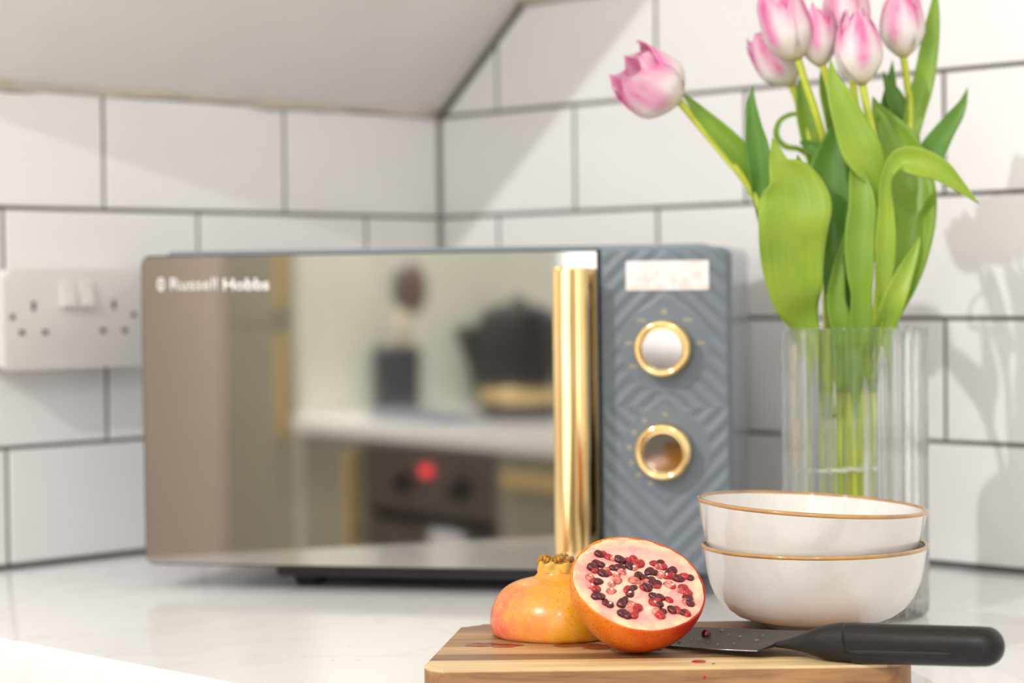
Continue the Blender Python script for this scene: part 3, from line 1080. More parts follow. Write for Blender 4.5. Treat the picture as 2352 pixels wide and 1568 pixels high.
# ================================================================== TULIPS
LEAVES=[
 (1,[(-19.2, 8.0, 141.2, 2.8), (-26.0, 14.0, 172.5, 4.9), (-36.0, 10.0, 206.5, 9.9), (-44.5, 24.0, 228.3, 17.4), (-48.1, 32.0, 252.7, 21.6), (-48.6, 40.0, 276.7, 24.2), (-47.6, 40.0, 294.9, 24.8), (-50.8, 40.0, 309.4, 18.1), (-57.3, 40.0, 319.7, 7.9), (-59.7, 40.0, 329.4, 3.9), (-62.0, 40.0, 338.5, 0.0)]),
 (1,[(-38.6, 10.0, 265.2, 8.0), (-36.1, 20.0, 289.4, 14.1), (-37.7, 28.0, 304.4, 11.6), (-41.5, 32.0, 316.4, 5.5), (-43.8, 34.0, 326.9, 0.0)]),
 (0,[(-66.5, 8.0, 298.0, 2.5), (-74.6, 10.0, 316.4, 6.8), (-84.5, 12.0, 331.8, 8.0), (-96.7, 12.0, 344.9, 6.8), (-108.3, 12.0, 357.6, 4.3), (-116.5, 12.0, 366.6, 2.2), (-122.3, 12.0, 373.1, 0.0)]),
 (0,[(-66.1, 14.0, 277.7, 2.5), (-68.1, 14.0, 299.3, 5.2), (-68.1, 15.0, 314.6, 8.0), (-70.1, 15.0, 333.0, 8.3), (-72.4, 15.0, 348.4, 5.8), (-73.4, 14.0, 363.8, 3.1), (-72.2, 13.0, 377.7, 0.0)]),
 (3,[(16.6, 20.0, 239.8, 2.5), (17.9, 26.0, 270.3, 3.7), (16.8, 30.0, 291.5, 4.6), (14.1, 32.0, 305.1, 6.7), (8.0, 34.0, 315.7, 10.6), (-0.7, 36.0, 330.8, 13.6), (-8.1, 36.0, 349.1, 11.5), (-14.8, 35.0, 367.4, 8.2), (-18.3, 33.0, 379.7, 4.2), (-19.8, 31.0, 393.2, 0.0)]),
 (3,[(-5.5, 10.0, 141.2, 2.5), (-2.6, 22.0, 172.6, 3.7), (-1.3, 34.0, 203.5, 7.9), (-0.8, 38.0, 227.8, 7.3), (-2.2, 40.0, 246.0, 9.4), (-2.1, 40.0, 270.2, 10.6), (-0.1, 38.0, 291.4, 9.4), (-1.4, 34.0, 309.8, 6.7), (-3.7, 32.0, 323.5, 3.0), (-4.9, 30.0, 332.8, 0.0)]),
 (5,[(4.8, 14.0, 159.8, 2.5), (12.5, 34.0, 209.4, 3.0), (15.0, 38.0, 239.8, 6.1), (15.7, 40.0, 263.9, 7.0), (16.2, 40.0, 288.1, 5.4), (15.7, 42.0, 304.6, 3.9), (17.8, 46.0, 314.3, 4.5), (24.6, 50.0, 321.8, 7.2), (35.2, 54.0, 320.0, 9.6), (49.8, 56.0, 314.3, 7.8), (63.2, 56.0, 303.4, 4.2), (78.2, 54.0, 290.5, 0.0)]),
 (5,[(39.8, -4.0, 283.3, 3.1), (48.1, -6.0, 305.1, 6.2), (57.0, -8.0, 328.4, 9.4), (66.9, -10.0, 344.0, 7.5), (75.7, -10.0, 356.4, 5.3), (81.1, -10.0, 365.7, 2.8), (84.6, -10.0, 376.2, 0.0)]),
 (5,[(37.9, -10.0, 308.5, 3.8), (41.9, -12.0, 336.7, 6.3), (47.5, -14.0, 361.7, 7.8), (54.1, -15.0, 383.6, 7.5), (58.8, -16.0, 410.2, 6.3), (62.1, -16.0, 433.6, 3.4), (63.4, -16.0, 449.2, 0.0)]),
 (5,[(11.1, 4.0, 159.3, 2.5), (24.0, 12.0, 208.9, 4.9), (29.6, 16.0, 233.6, 10.5), (34.3, 16.0, 255.0, 14.8), (38.9, 12.0, 282.8, 16.6), (37.1, 6.0, 307.7, 18.6), (31.6, 0.0, 332.9, 15.5), (24.3, -4.0, 350.3, 9.3), (18.8, -6.0, 361.4, 4.0), (16.1, -8.0, 370.3, 0.0)]),
 (2,[(-11.6, 0.0, 159.3, 3.1), (-13.8, 6.0, 203.1, 5.6), (-15.3, 10.0, 240.2, 8.0), (-17.2, 12.0, 271.1, 11.1), (-18.6, 12.0, 295.7, 13.6), (-19.1, 12.0, 315.7, 13.6), (-15.2, 10.0, 334.3, 9.3), (-11.3, 9.0, 348.1, 3.7), (-9.4, 9.0, 356.1, 0.0)]),
 (4,[(15.9, -20.0, 277.8, 3.1), (22.4, -20.0, 309.2, 5.3), (26.1, -22.0, 337.5, 6.9), (29.8, -24.0, 359.6, 6.9), (31.8, -24.0, 378.5, 4.1), (33.2, -24.0, 397.9, 0.0)]),
 (5,[(46.7, -18.0, 321.3, 4.4), (44.9, -18.0, 337.0, 6.9), (40.0, -20.0, 352.9, 7.5), (33.9, -20.0, 370.2, 6.3), (28.3, -20.0, 382.2, 2.5), (25.5, -20.0, 389.8, 0.0)]),
 (6,[(5.7, 18.0, 166.2, 2.5), (15.2, 32.0, 203.2, 7.3), (20.2, 42.0, 223.0, 7.9), (28.5, 42.0, 242.6, 6.0), (35.7, 40.0, 257.7, 3.0), (40.7, 38.0, 269.8, 0.0)]),
 (6,[(-8.8, 2.0, 159.4, 3.1), (-9.1, 6.0, 207.7, 9.3), (-12.1, 7.0, 234.0, 10.5), (-14.0, 6.0, 258.8, 9.9), (-11.3, 4.0, 283.6, 7.4), (-7.7, 2.0, 308.4, 0.0)]),
 (2,[(-12.5, 16.0, 160.1, 2.5), (-12.8, 24.0, 203.4, 7.3), (-16.3, 24.0, 224.9, 6.7), (-14.3, 22.0, 246.3, 4.3), (-10.8, 20.0, 264.7, 1.5), (-8.9, 18.0, 272.4, 0.0)]),
 (6,[(-16.4, -24.0, 300.3, 2.5), (-22.9, -28.0, 322.7, 1.9), (-32.6, -30.0, 334.0, 1.6), (-44.3, -30.0, 337.0, 1.9), (-50.6, -30.0, 345.2, 1.9), (-47.7, -30.0, 355.6, 1.6), (-38.1, -30.0, 360.3, 1.3), (-31.8, -30.0, 357.0, 0.0)]),
 (6,[(-17.0, -20.0, 290.7, 3.1), (-20.9, -20.0, 315.9, 6.3), (-25.5, -22.0, 341.2, 8.2), (-30.4, -24.0, 363.4, 6.9), (-33.0, -25.0, 377.7, 3.2), (-33.5, -25.0, 388.1, 0.0)]),
 (2,[(-2.9, -15.0, 306.1, 4.4), (-6.5, -15.0, 331.1, 6.9), (-10.8, -16.0, 356.3, 6.9), (-16.4, -18.0, 375.3, 4.4), (-20.0, -18.0, 389.4, 0.0)]),
 (1,[(-14.6, -14.0, 315.5, 3.1), (-22.0, -16.0, 330.8, 5.0), (-29.2, -18.0, 336.6, 4.1), (-35.5, -18.0, 339.2, 0.0)]),
 (4,[(9.7, -2.0, 264.9, 3.1), (8.7, -4.0, 293.0, 7.5), (2.9, -6.0, 314.9, 9.4), (-1.3, -8.0, 336.9, 7.5), (-2.3, -10.0, 358.8, 3.7), (-2.2, -10.0, 372.9, 0.0)]),
 (4,[(14.5, 6.0, 252.3, 3.1), (18.1, 4.0, 283.3, 6.2), (21.1, 2.0, 305.0, 8.1), (20.7, 0.0, 323.7, 6.8), (20.2, -2.0, 342.4, 3.7), (20.0, -4.0, 356.5, 0.0)]),
]
STEMS=[
 [(-124.7, 10.0, 367.8), (-111.9, 10.0, 352.3), (-93.6, 10.0, 329.9), (-75.5, 12.0, 306.2), (-56.1, 14.0, 265.3), (-31.5, -4.0, 209.3), (-19.1, -2.0, 159.3), (-14.0, -2.0, 96.8), (-13.3, -2.0, 20.1)],
 [(-39.3, 5.0, 397.5), (-33.9, 5.0, 379.5), (-24.6, 3.0, 351.8), (-15.8, -6.0, 315.1), (-13.2, -8.0, 209.0), (-9.1, -4.0, 127.9), (-9.3, -8.0, 19.3)],
 [(-21.3, 0.0, 392.9), (-15.9, -2.0, 376.9), (-9.5, -5.0, 346.1), (-4.6, -9.0, 283.9), (-3.5, -10.0, 208.9), (-2.8, -12.0, 127.3), (-3.9, -16.0, 18.1)],
 [(3.8, 20.0, 377.7), (7.0, 22.0, 359.1), (10.9, 22.0, 340.8), (15.3, 22.0, 322.4), (18.8, 18.0, 282.8), (13.2, 12.0, 209.1), (1.2, 10.0, 128.7), (-3.9, 10.0, 21.7)],
 [(-2.0, -10.0, 410.2), (2.8, -12.0, 377.7), (8.3, -10.0, 315.1), (9.1, -10.0, 208.8), (6.3, -10.0, 127.3), (3.6, -10.0, 18.8)],
 [(39.4, -15.0, 400.0), (42.4, -15.0, 377.5), (43.9, -15.0, 358.7), (41.5, -12.0, 314.8), (28.8, -5.0, 252.3), (18.9, 0.0, 208.8), (9.0, 2.0, 128.1), (6.1, 0.0, 20.2)],
 [(-40.2, -30.0, 383.0), (-34.9, -30.0, 370.3), (-28.5, -25.0, 344.6), (-18.8, -18.0, 300.1), (-17.0, -14.0, 209.0), (-15.1, -14.0, 127.3), (-14.9, -12.0, 18.8)],
]
BLOOMS=[
 ((-124.1, 10.0, 367.2),(-164.5, 22.0, 392.2),23.7,0.8),
 ((-39.4, 5.0, 395.9),(-55.6, 5.0, 447.6),17.9,0.75),
 ((-22.0, 0.0, 391.7),(-26.0, 0.0, 435.6),13.3,0.62),
 ((3.5, 22.0, 376.3),(-1.6, 22.0, 429.9),16.5,0.35),
 ((-2.0, -10.0, 408.7),(-1.6, -10.0, 456.8),16.9,0.6),
 ((39.4, -15.0, 399.1),(38.8, -15.0, 449.3),16.0,0.5),
 ((-38.6, -30.0, 381.7),(-64.2, -30.0, 420.5),15.8,0.7),
]
ARILS=[(-25.73, 18.72, 0), (-22.98, 19.66, 1), (-19.38, 17.84, 1), (-16.64, 17.25, 2), (-13.55, 17.54, 0), (-10.8, 16.95, 0), (-7.72, 18.77, 1), (-4.58, 20.92, 1), (0.21, 18.12, 1), (-3.0, 16.57, 1), (-3.6, 12.53, 2), (-6.43, 13.86, 0), (-26.07, 10.19, 0), (-28.64, 5.48, 0), (-26.76, 3.07, 1), (-23.58, 9.51, 0), (-19.81, 7.74, 2), (-22.04, 2.39, 0), (-19.43, 2.98, 1), (-16.16, 9.3, 0), (-13.12, 10.04, 0), (-10.98, 6.95, 2), (-13.46, 3.03, 2), (-28.95, -3.34, 2), (-26.67, -5.32, 1), (-24.19, -5.99, 0), (-27.19, -10.85, 2), (-24.58, -12.55, 1), (-24.24, -18.56, 0), (-21.44, -18.06, 0), (-18.06, -22.56, 0), (-15.27, -23.59, 0), (-15.78, -5.41, 2), (-12.85, -1.5, 2), (-15.52, -11.44, 2), (-1.29, 4.15, 0), (-0.17, 7.59, 0), (-3.17, 1.21, 2), (-3.35, -4.97, 0), (-5.83, -8.12, 1), (-4.46, -10.71, 0), (-7.21, -17.77, 0), (-8.75, -21.36, 0), (3.0, 5.62, 0), (4.32, 1.94, 2), (7.55, 4.88, 0), (11.75, 3.26, 0), (8.4, 1.35, 0), (11.15, 0.76, 1), (3.52, -2.62, 1), (5.8, -3.06, 0), (8.41, 20.47, 1), (12.27, 21.8, 0), (13.9, 19.3, 1), (11.36, 18.12, 2), (6.23, 12.38, 0), (9.4, 11.94, 0), (12.64, 10.91, 2), (16.18, 11.2, 1), (18.44, 14.73, 0), (19.47, 17.38, 0), (22.9, 10.91, 0), (25.13, 10.91, 0), (27.02, 13.85, 1), (30.57, 13.99, 0), (19.64, 12.09, 1), (18.1, 3.91, 2), (20.24, 3.11, 1), (27.27, 3.99, 1), (27.02, 0.84, 2), (29.59, -0.57, 1), (29.59, -8.22, 2), (31.9, -8.95, 0), (30.1, -4.98, 0), (10.55, -9.39, 0), (14.06, -8.95, 0), (10.29, -14.83, 1), (13.38, -14.54, 0), (11.75, -12.04, 1), (12.0, -21.89, 2), (15.78, -19.84, 0), (15.01, -24.69, 1), (13.98, -23.51, 1), (19.3, -9.45, 1), (21.78, -17.78, 0), (24.87, -17.48, 1), (28.04, -17.93, 0), (29.84, -18.07, 1), (-8.15, -28.8, 0), (-4.46, -29.83, 0), (-3.69, -24.98, 2), (-2.23, -20.65, 2), (-0.6, -24.68, 1), (-0.6, -28.51, 1), (1.03, -21.07, 1), (-7.21, -29.24, 0)]

BQ = frame((0.2636, 0.6974, 0), (-0.6965, 0.7175, 0), (0.7175, 0.6965, 0), (0, 0, 1))    # x to the right, y towards the room, z up


def mm(p):
    return Vector((p[0] / 1000, p[1] / 1000, p[2] / 1000))


def leaf_mesh(pts, cup, seed):
    n = 5
    cl = catmull(pts, n)
    bm = bmesh.new()
    uvl = bm.loops.layers.uv.new('UVMap')
    NV = 8
    rows = []
    rnd = random.Random(seed)
    ph = rnd.uniform(0, 6)
    last = None
    for i, p in enumerate(cl):
        q = mm(p)
        a, b = mm(cl[max(i - 1, 0)]), mm(cl[min(i + 1, len(cl) - 1)])
        t = (b - a).normalized()
        side = t.cross(Vector((0, 1, 0)))
        if side.length < 0.2 and last is not None:
            side = last.copy()
        side.normalize()
        if last is not None and side.dot(last) < 0:
            side = -side
        last = side
        nrm = side.cross(t).normalized()
        if nrm.y < 0:
            nrm = -nrm
        wd = max(p[3], 0.05) / 1000
        row = []
        for k in range(NV + 1):
            v = -1 + 2 * k / NV
            wav = 0.10 * wd * math.sin(i * 0.55 + ph + (1.5 if v > 0 else 0)) * v * v
            off = nrm * (cup * wd * (v * v - 0.3) + wav)
            row.append(bm.verts.new(q + side * (wd * v) + off))
        rows.append(row)
    L = len(rows) - 1
    for i in range(L):
        for k in range(NV):
            f = bm.faces.new((rows[i][k], rows[i][k + 1], rows[i + 1][k + 1], rows[i + 1][k]))
            for lp, (a, b) in zip(f.loops, ((i, k), (i, k + 1), (i + 1, k + 1), (i + 1, k))):
                lp[uvl].uv = (a / L, b / NV)
    return bm


def solid(o, t):
    md = o.modifiers.new('thickness', 'SOLIDIFY')
    md.thickness = t
    md.offset = 0
    return o


def petal_mesh(L, R, phi, openness, inner, seed, tipw):
    rnd = random.Random(seed)
    bm = bmesh.new()
    uvl = bm.loops.layers.uv.new('UVMap')
    NU, NV = 18, 10
    rows = []
    lean = rnd.uniform(-0.05, 0.05)
    for i in range(NU + 1):
        u = i / NU
        # egg-shaped cup: narrow at the stem, widest a third up, closing to the tip unless open
        s = math.sin(math.pi * min(1.0, 0.10 + u * 0.9) ** 0.72)
        rad = R * (0.22 + 0.78 * s) if u < 0.42 else R * (1.0 - (1.0 - openness) * ((u - 0.42) / 0.58) ** 1.7 * 0.86)
        if u < 0.42:
            x = u / 0.42
            rad = R * (0.16 + 0.84 * math.sin(x * math.pi / 2) ** 0.85)
        rad *= (0.90 if inner else 1.0)
        half = math.radians(66) * (0.55 + 0.45 * math.sin(min(1, u / 0.5) * math.pi / 2)) * (1 - max(0, (u - 0.55) / 0.45) ** 2.2) + 0.02
        z = L * (u ** 1.05)
        row = []
        for k in range(NV + 1):
            v = -1 + 2 * k / NV
            a = phi + v * half + lean * u
            curl = 1 + 0.05 * v * v * u - (0.05 if abs(v) < 0.2 else 0) * u
            zz = z - 0.06 * L * v * v * u
            row.append(bm.verts.new((rad * curl * math.cos(a), rad * curl * math.sin(a), zz + 0.02 * L * math.sin(3 * v + seed) * u)))
        rows.append(row)
    for i in range(NU):
        for k in range(NV):
            f = bm.faces.new((rows[i][k], rows[i][k + 1], rows[i + 1][k + 1], rows[i + 1][k]))
            for lp, (a, b) in zip(f.loops, ((i, k), (i, k + 1), (i + 1, k + 1), (i + 1, k))):
                lp[uvl].uv = (a / NU, b / NV)
    return bm


TL = ['pink and white tulip drooping out to the left of the vase on its own',
      'pink tulip at top left of the upright bunch, tall white base',
      'narrow pink tulip just left of the frontmost white tulip',
      'frontmost white tulip with one bright pink streak up its middle',
      'tulip behind the frontmost white tulip, cut off by the top of the photo',
      'deep pink tulip at the far right of the bunch beside the tall leaf',
      'pale pink tulip hanging low behind the top left tulip']
tul = []
for i in range(7):
    t = empty('tulip', TL[i], 'tulip', BQ, 'tulips in the glass vase')
    tul.append(t)
    bm = bmesh.new()
    cl = catmull(STEMS[i], 5)
    add_tube(bm, [mm(p) for p in cl], [0.0031 - 0.0004 * (1 - k / len(cl)) for k in range(len(cl))], 10)
    make('stem', bm, m_stem, t, True)
    b0, b1, R, op = BLOOMS[i]
    p0, p1 = mm(b0), mm(b1)
    ax = (p1 - p0)
    Ln = ax.length
    ax.normalize()
    ref = Vector((0, 1, 0))
    xa = ref - ax * ref.dot(ax)
    xa.normalize()
    ya = ax.cross(xa)
    F = frame(p0, xa, ya, ax)
    rot0 = (0.5, 0.95, 0.35, 0.0, 0.8, 0.6, 0.3)[i]
    for k in range(6):
        inner = k % 2 == 1
        ph = rot0 + k * math.pi / 3
        bm = petal_mesh(Ln * (1.0 if not inner else 0.97), R / 1000, ph, op, inner, i * 7 + k, 0)
        o = make('petal', bm, m_petal, t, True, matrix=F)
        solid(o, 0.0007)

MATL = {0: m_leaf_y, 3: m_leaf_d, 4: m_leaf_y, 6: m_leaf_y, 7: m_leaf_d, 9: m_leaf, 10: m_leaf_d, 11: m_leaf_d, 12: m_leaf_d, 13: m_leaf_y, 14: m_leaf_d, 19: m_leaf_d, 20: m_leaf_d, 8: m_leaf}
for j, (own, pts) in enumerate(LEAVES):
    bm = leaf_mesh(pts, (0.30, 0.35, 0.5, 0.45, 0.30, 0.4, 0.45)[j % 7], j)
    o = make('leaf', bm, MATL.get(j, m_leaf), tul[own], True)
    solid(o, 0.0009)

# clear elastic band round the stems, seen through the glass
bm = bmesh.new()
ring = []
for i in range(28):
    a = 2 * math.pi * i / 28
    ring.append((-0.0085 + 0.0185 * math.cos(a), -0.003 + 0.0175 * math.sin(a), 0.1045 + 0.0012 * math.cos(a)))
bm2 = add_tube(bm, ring + [ring[0]], 0.0013, 8, False)
eb = make('elastic_band', bm, m_band, None, True, matrix=BQ)
tag(eb, 'pale elastic band around the tulip stems inside the glass vase', 'elastic band')

# ================================================================== POMEGRANATE
PL = frame((0.5567, 0.6776, 0.0201), (-0.6965, 0.7175, 0), (-0.7175, -0.6965, 0), (0, 0, 1))
pl = empty('pomegranate_half', 'golden pomegranate half with crown, standing cut side down on the board', 'pomegranate', PL)
bm = bmesh.new()
prof = [(0, 0.0004), (0.0385, 0.0), (0.0408, 0.0022), (0.0418, 0.0075), (0.0415, 0.0125), (0.0401, 0.0180), (0.0372, 0.0238), (0.0325, 0.0288), (0.0262, 0.0322), (0.0195, 0.0341), (0.0148, 0.0354), (0.0122, 0.0376), (0.0113, 0.040), (0.0108, 0.0415), (0, 0.0415)]
cp = catmull(prof[1:14], 3)
add_lathe(bm, [(0, 0.0004)] + cp + [(0, 0.0415)], 72)
for v in bm.verts:     # slightly six-sided, uneven fruit
    a = math.atan2(v.co.y, v.co.x)
    k = 1 + 0.012 * math.cos(5 * a + 0.6) + 0.008 * math.cos(2 * a + 1)
    v.co.x *= k
    v.co.y *= k
make('skin', bm, m_skin_l, pl, True)
bm = bmesh.new()
add_lathe(bm, [(0.0114, 0.0392), (0.0108, 0.0425), (0.0106, 0.0448), (0.0098, 0.0455), (0.0088, 0.0440), (0.0, 0.0425)], 36)
for v in bm.verts:
    a = math.atan2(v.co.y, v.co.x)
    k = 1 + 0.05 * math.cos(6 * a)
    v.co.x *= k
    v.co.y *= k
    if v.co.z > 0.043:
        v.co.z += 0.0009 * math.sin(6 * a)
crown = make('crown', bm, m_crown, pl, True)
rnd = random.Random(3)
bm = bmesh.new()
for i in range(22):
    a = 2 * math.pi * i / 22 + rnd.uniform(-.1, .1)
    r = 0.0088 + rnd.uniform(-0.0012, 0.0018)
    add_ellipsoid(bm, (r * math.cos(a), r * math.sin(a), 0.0462 + rnd.uniform(-0.0012, 0.0016)), 0.0016 + rnd.uniform(0, .0008), 0.0012, 0.0016 + rnd.uniform(0, .001), 7, 5, Matrix.Rotation(a + rnd.uniform(-1, 1), 3, 'Z'))
for i in range(14):
    a = rnd.uniform(0, 6.28)
    r = rnd.uniform(0, 0.006)
    add_ellipsoid(bm, (r * math.cos(a), r * math.sin(a), 0.0445 + rnd.uniform(0, 0.003)), 0.0009, 0.0009, 0.0018, 6, 4)
o = make('dry_sepals', bm, m_crown_dry, crown, True)

PR = frame((0.5755, 0.7614, 0.0607), (-0.6783, 0.7056, -0.2069), (-0.6762, -0.4888, 0.5503), (0.2873, 0.5131, 0.808))
pr = empty('pomegranate_half', 'red pomegranate half leaning with its seeded cut face showing', 'pomegranate', PR)
RR = 0.0405
bm = bmesh.new()
prof = []
for i in range(19):
    a = math.pi / 2 * i / 18
    prof.append((RR * math.sin(a), -RR * math.cos(a)))
prof += [(RR * 0.998, 0.0006), (RR * 0.985, 0.0010), (RR * 0.96, 0.0004), (RR * 0.95, -0.002)]
add_lathe(bm, prof, 80)
for v in bm.verts:
    a = math.atan2(v.co.y, v.co.x)
    k = 1 + 0.008 * math.cos(5 * a + 1.6)
    v.co.x *= k
    v.co.y *= k
make('skin', bm, m_skin_r, pr, True)
bm = bmesh.new()
rows = []
rnd = random.Random(11)
ctr = bm.verts.new((0, 0, 0.0004))
for i in range(1, 27):
    r = RR * 0.99 * i / 26
    row = []
    for k in range(80):
        a = 2 * math.pi * k / 80
        x, y = r * math.cos(a), r * math.sin(a)
        kk = 1 + 0.008 * math.cos(5 * a + 1.6)
        dip = 0.0
        for ax_, ay_, c_ in ARILS:
            d = math.hypot(x * 1000 - ax_, y * 1000 - ay_)
            if d < 3.6:
                dip = max(dip, 1 - d / 3.6)
        z = 0.0006 - 0.0016 * dip + 0.0004 * math.sin(x * 420) * math.sin(y * 380)
        row.append(bm.verts.new((x * kk, y * kk, z if i < 26 else 0.0006)))
    rows.append(row)
for k in range(80):
    bm.faces.new((ctr, rows[0][k], rows[0][(k + 1) % 80]))
for A, B in zip(rows, rows[1:]):
    for k in range(80):
        j = (k + 1) % 80
        bm.faces.new((A[k], B[k], B[j], A[j]))
make('flesh', bm, m_flesh, pr, True)
am = []
for c in range(3):
    bm = bmesh.new()
    bmesh.ops.create_uvsphere(bm, u_segments=12, v_segments=8, radius=1.0)
    for v in bm.verts:
        v.co.x *= 0.0037 * (1 - 0.22 * (v.co.x / 1.0))
        v.co.y *= 0.0029
        v.co.z *= 0.0022
    o = make('aril', bm, m_aril[c], pr, True)
    am.append(o.data)
    if c < 2:
        COL.objects.unlink(o)
        bpy.data.objects.remove(o)
    else:
        bpy.data.objects.remove(o)
sm = None
for i, (x, y, c) in enumerate(ARILS):
    o = bpy.data.objects.new('aril', am[c])
    COL.objects.link(o)
    o.parent = pr
    s = rnd.uniform(0.75, 1.1)
    aa = math.atan2(y, x) + rnd.uniform(-0.7, 0.7)
    o.matrix_local = Matrix.Translation((x / 1000, y / 1000, 0.0002 + rnd.uniform(-0.0004, 0.0006))) @ Matrix.Rotation(aa, 4, 'Z') @ Matrix.Rotation(rnd.uniform(-0.5, 0.5), 4, 'Y') @ Matrix.Scale(s, 4)
# a few arils were cut through: their pale seeds show
for i, (x, y, c) in enumerate(ARILS):
    if c == 2 or i % 9 == 4:
        bm = bmesh.new()
        add_ellipsoid(bm, (0, 0, 0), 0.0013, 0.0008, 0.0006, 8, 6)
        make('seed', bm, m_seed, pr, True, matrix=Matrix.Translation((x / 1000, y / 1000, 0.0019)) @ Matrix.Rotation(rnd.uniform(0, 3), 4, 'Z'))

# ================================================================== KNIFE
KN = frame((0.5326, 0.8098, 0.0275), (-0.17, 0.9854, 0), (-0.9854, -0.17, 0), (0, 0, 1))   # x towards handle end, y to the back
kn = empty('knife', 'black kitchen knife lying on the board, handle over its right edge', 'knife', KN)


def kz(s, m):
    return 0.065 * (s - 0.02) - 0.11 * m


bm = bmesh.new()
edge = [(-0.086, -0.014), (-0.079, -0.002), (-0.066, 0.0065), (-0.044, 0.0136), (-0.015, 0.0186), (0.0165, 0.0206)]
back = [(0.0205, 0.0075), (0.0225, 0.001), (0.034, -0.004), (0.034, -0.0225), (-0.0515, -0.0280), (-0.075, -0.0245)]
poly = edge + back
top, bot = [], []
for i, (s, m) in enumerate(poly):
    th = 0.0001 if i < len(edge) else 0.0010
    z = kz(s, m)
    if s < -0.03:
        z = max(z, -0.0064 + th)
    top.append(bm.verts.new((s, -m, z + th)))
    bot.append(bm.verts.new((s, -m, z - th)))
# inner line where the grind starts
bm.faces.new(top)
bm.faces.new(bot[::-1])
for i in range(len(poly)):
    j = (i + 1) % len(poly)
    bm.faces.new((top[i], bot[i], bot[j], top[j]))
bmesh.ops.triangulate(bm, faces=bm.faces[:])
blade = make('blade', bm, m_blade, kn)
bm = bmesh.new()
add_tube(bm, [(s, -m, max(kz(s, m), -0.0064 if s < -0.03 else -9)) for s, m in edge[3:]], 0.00032, 6)
make('cutting_edge', bm, m_edge, blade, True)


def kloft(secs, seg=28):
    """secs: (s, m centre, z centre, half across, half up)"""
    bm = bmesh.new()
    rings = []
    for s, mc, zc, ra, rb in secs:
        ring = []
        for k in range(seg):
            a = 2 * math.pi * k / seg
            ca, sa = math.cos(a), math.sin(a)
            e = 0.86
            ring.append(bm.verts.new((s, -mc + ra * math.copysign(abs(ca) ** e, ca), zc + rb * math.copysign(abs(sa) ** e, sa))))
        rings.append(ring)
    for A, B in zip(rings, rings[1:]):
        for k in range(seg):
            j = (k + 1) % seg
            bm.faces.new((A[k], A[j], B[j], B[k]))
    bm.faces.new(rings[0][::-1])
    bm.faces.new(rings[-1])
    return bm


def az(s):
    return 0.065 * (s - 0.02)


neck = [(0.0195, 0.0045, -0.0006, 0.0016, 0.0014), (0.0225, 0.0040, -0.0002, 0.0036, 0.0021), (0.030, 0.0015, 0.0006, 0.0066, 0.0036), (0.038, 0.0, 0.0018, 0.0088, 0.0060), (0.047, 0.0, 0.0026, 0.0104, 0.0090), (0.056, 0.0, 0.0031, 0.0111, 0.0109), (0.064, 0.0, 0.0036, 0.0111, 0.0112), (0.072, 0.0, 0.0040, 0.0108, 0.0110)]
make('neck', kloft([tuple(x) for x in catmull(neck, 4)]), m_softgrip, kn, True)
grip = [(0.0625, 0, az(0.0625) + 0.0006, 0.0100, 0.0100), (0.0632, 0, az(0.0632) + 0.0006, 0.0111, 0.0113), (0.066, 0, az(0.066) + 0.0006, 0.0115, 0.0116), (0.10, 0, az(0.10) + 0.0002, 0.0114, 0.0113), (0.14, 0, az(0.14), 0.0113, 0.0111)]
for i in range(1, 9):
    a = math.pi / 2 * i / 8
    grip.append((0.1465 + 0.0108 * math.sin(a), 0, az(0.148), 0.0113 * max(0.03, math.cos(a)), 0.0110 * max(0.03, math.cos(a))))
gb = kloft(grip)
# slant the seam between neck and grip
for v in gb.verts:
    if v.co.x < 0.0665:
        v.co.x += 0.35 * (-(v.co.z - az(0.065))) + 0.0035
gripo = make('grip', gb, m_handle, kn, True)
bm = bmesh.new()
pts = [(0.066 + i * 0.0085, -0.0106, az(0.066 + i * 0.0085) - 0.0030) for i in range(9)]
add_tube(bm, pts, [0.0009] + [0.0017] * 7 + [0.0009], 10)
make('grip_inlay', bm, m_softgrip, gripo, True)

# drops of juice on the blade
def drop_mesh(r, h):
    bm = bmesh.new()
    add_lathe(bm, [(r, 0), (r * 0.98, h * 0.25), (r * 0.82, h * 0.65), (r * 0.5, h * 0.92), (0, h)], 14)
    return bm


DROPS = [(-0.0294, -0.0205, .0015), (-0.0187, -0.0098, .0010), (-0.0094, -0.0068, .0011), (0.0057, 0.0003, .0014), (0.0038, -0.0103, .0011), (-0.0054, 0.0078, .0008), (-0.0333, 0.0006, .0011), (-0.0389, 0.0003, .0009), (-0.0447, 0.0045, .0012), (-0.0151, 0.0104, .0009), (0.009, 0.009, .0007), (-0.024, 0.006, .0007)]
for i, (s, m, r) in enumerate(DROPS):
    o = make('juice_drop', drop_mesh(r, r * 0.8), m_drop, None, True)
    o.matrix_world = KN @ T(s, -m, kz(s, m) + 0.0009 - 0.0005 * max(0, (m + 0.01) / 0.03))
    tag(o, 'small clear droplet on the dark knife blade', 'droplet', 'droplets on the knife blade')
o = make('aril', None or drop_mesh(0.0028, 0.0038), m_aril[0], None, True)
o.matrix_world = KN @ T(-0.0347, 0.0106, kz(-0.0347, -0.0106) + 0.0008)
tag(o, 'single dark red pomegranate seed lying on the knife blade', 'pomegranate seed')


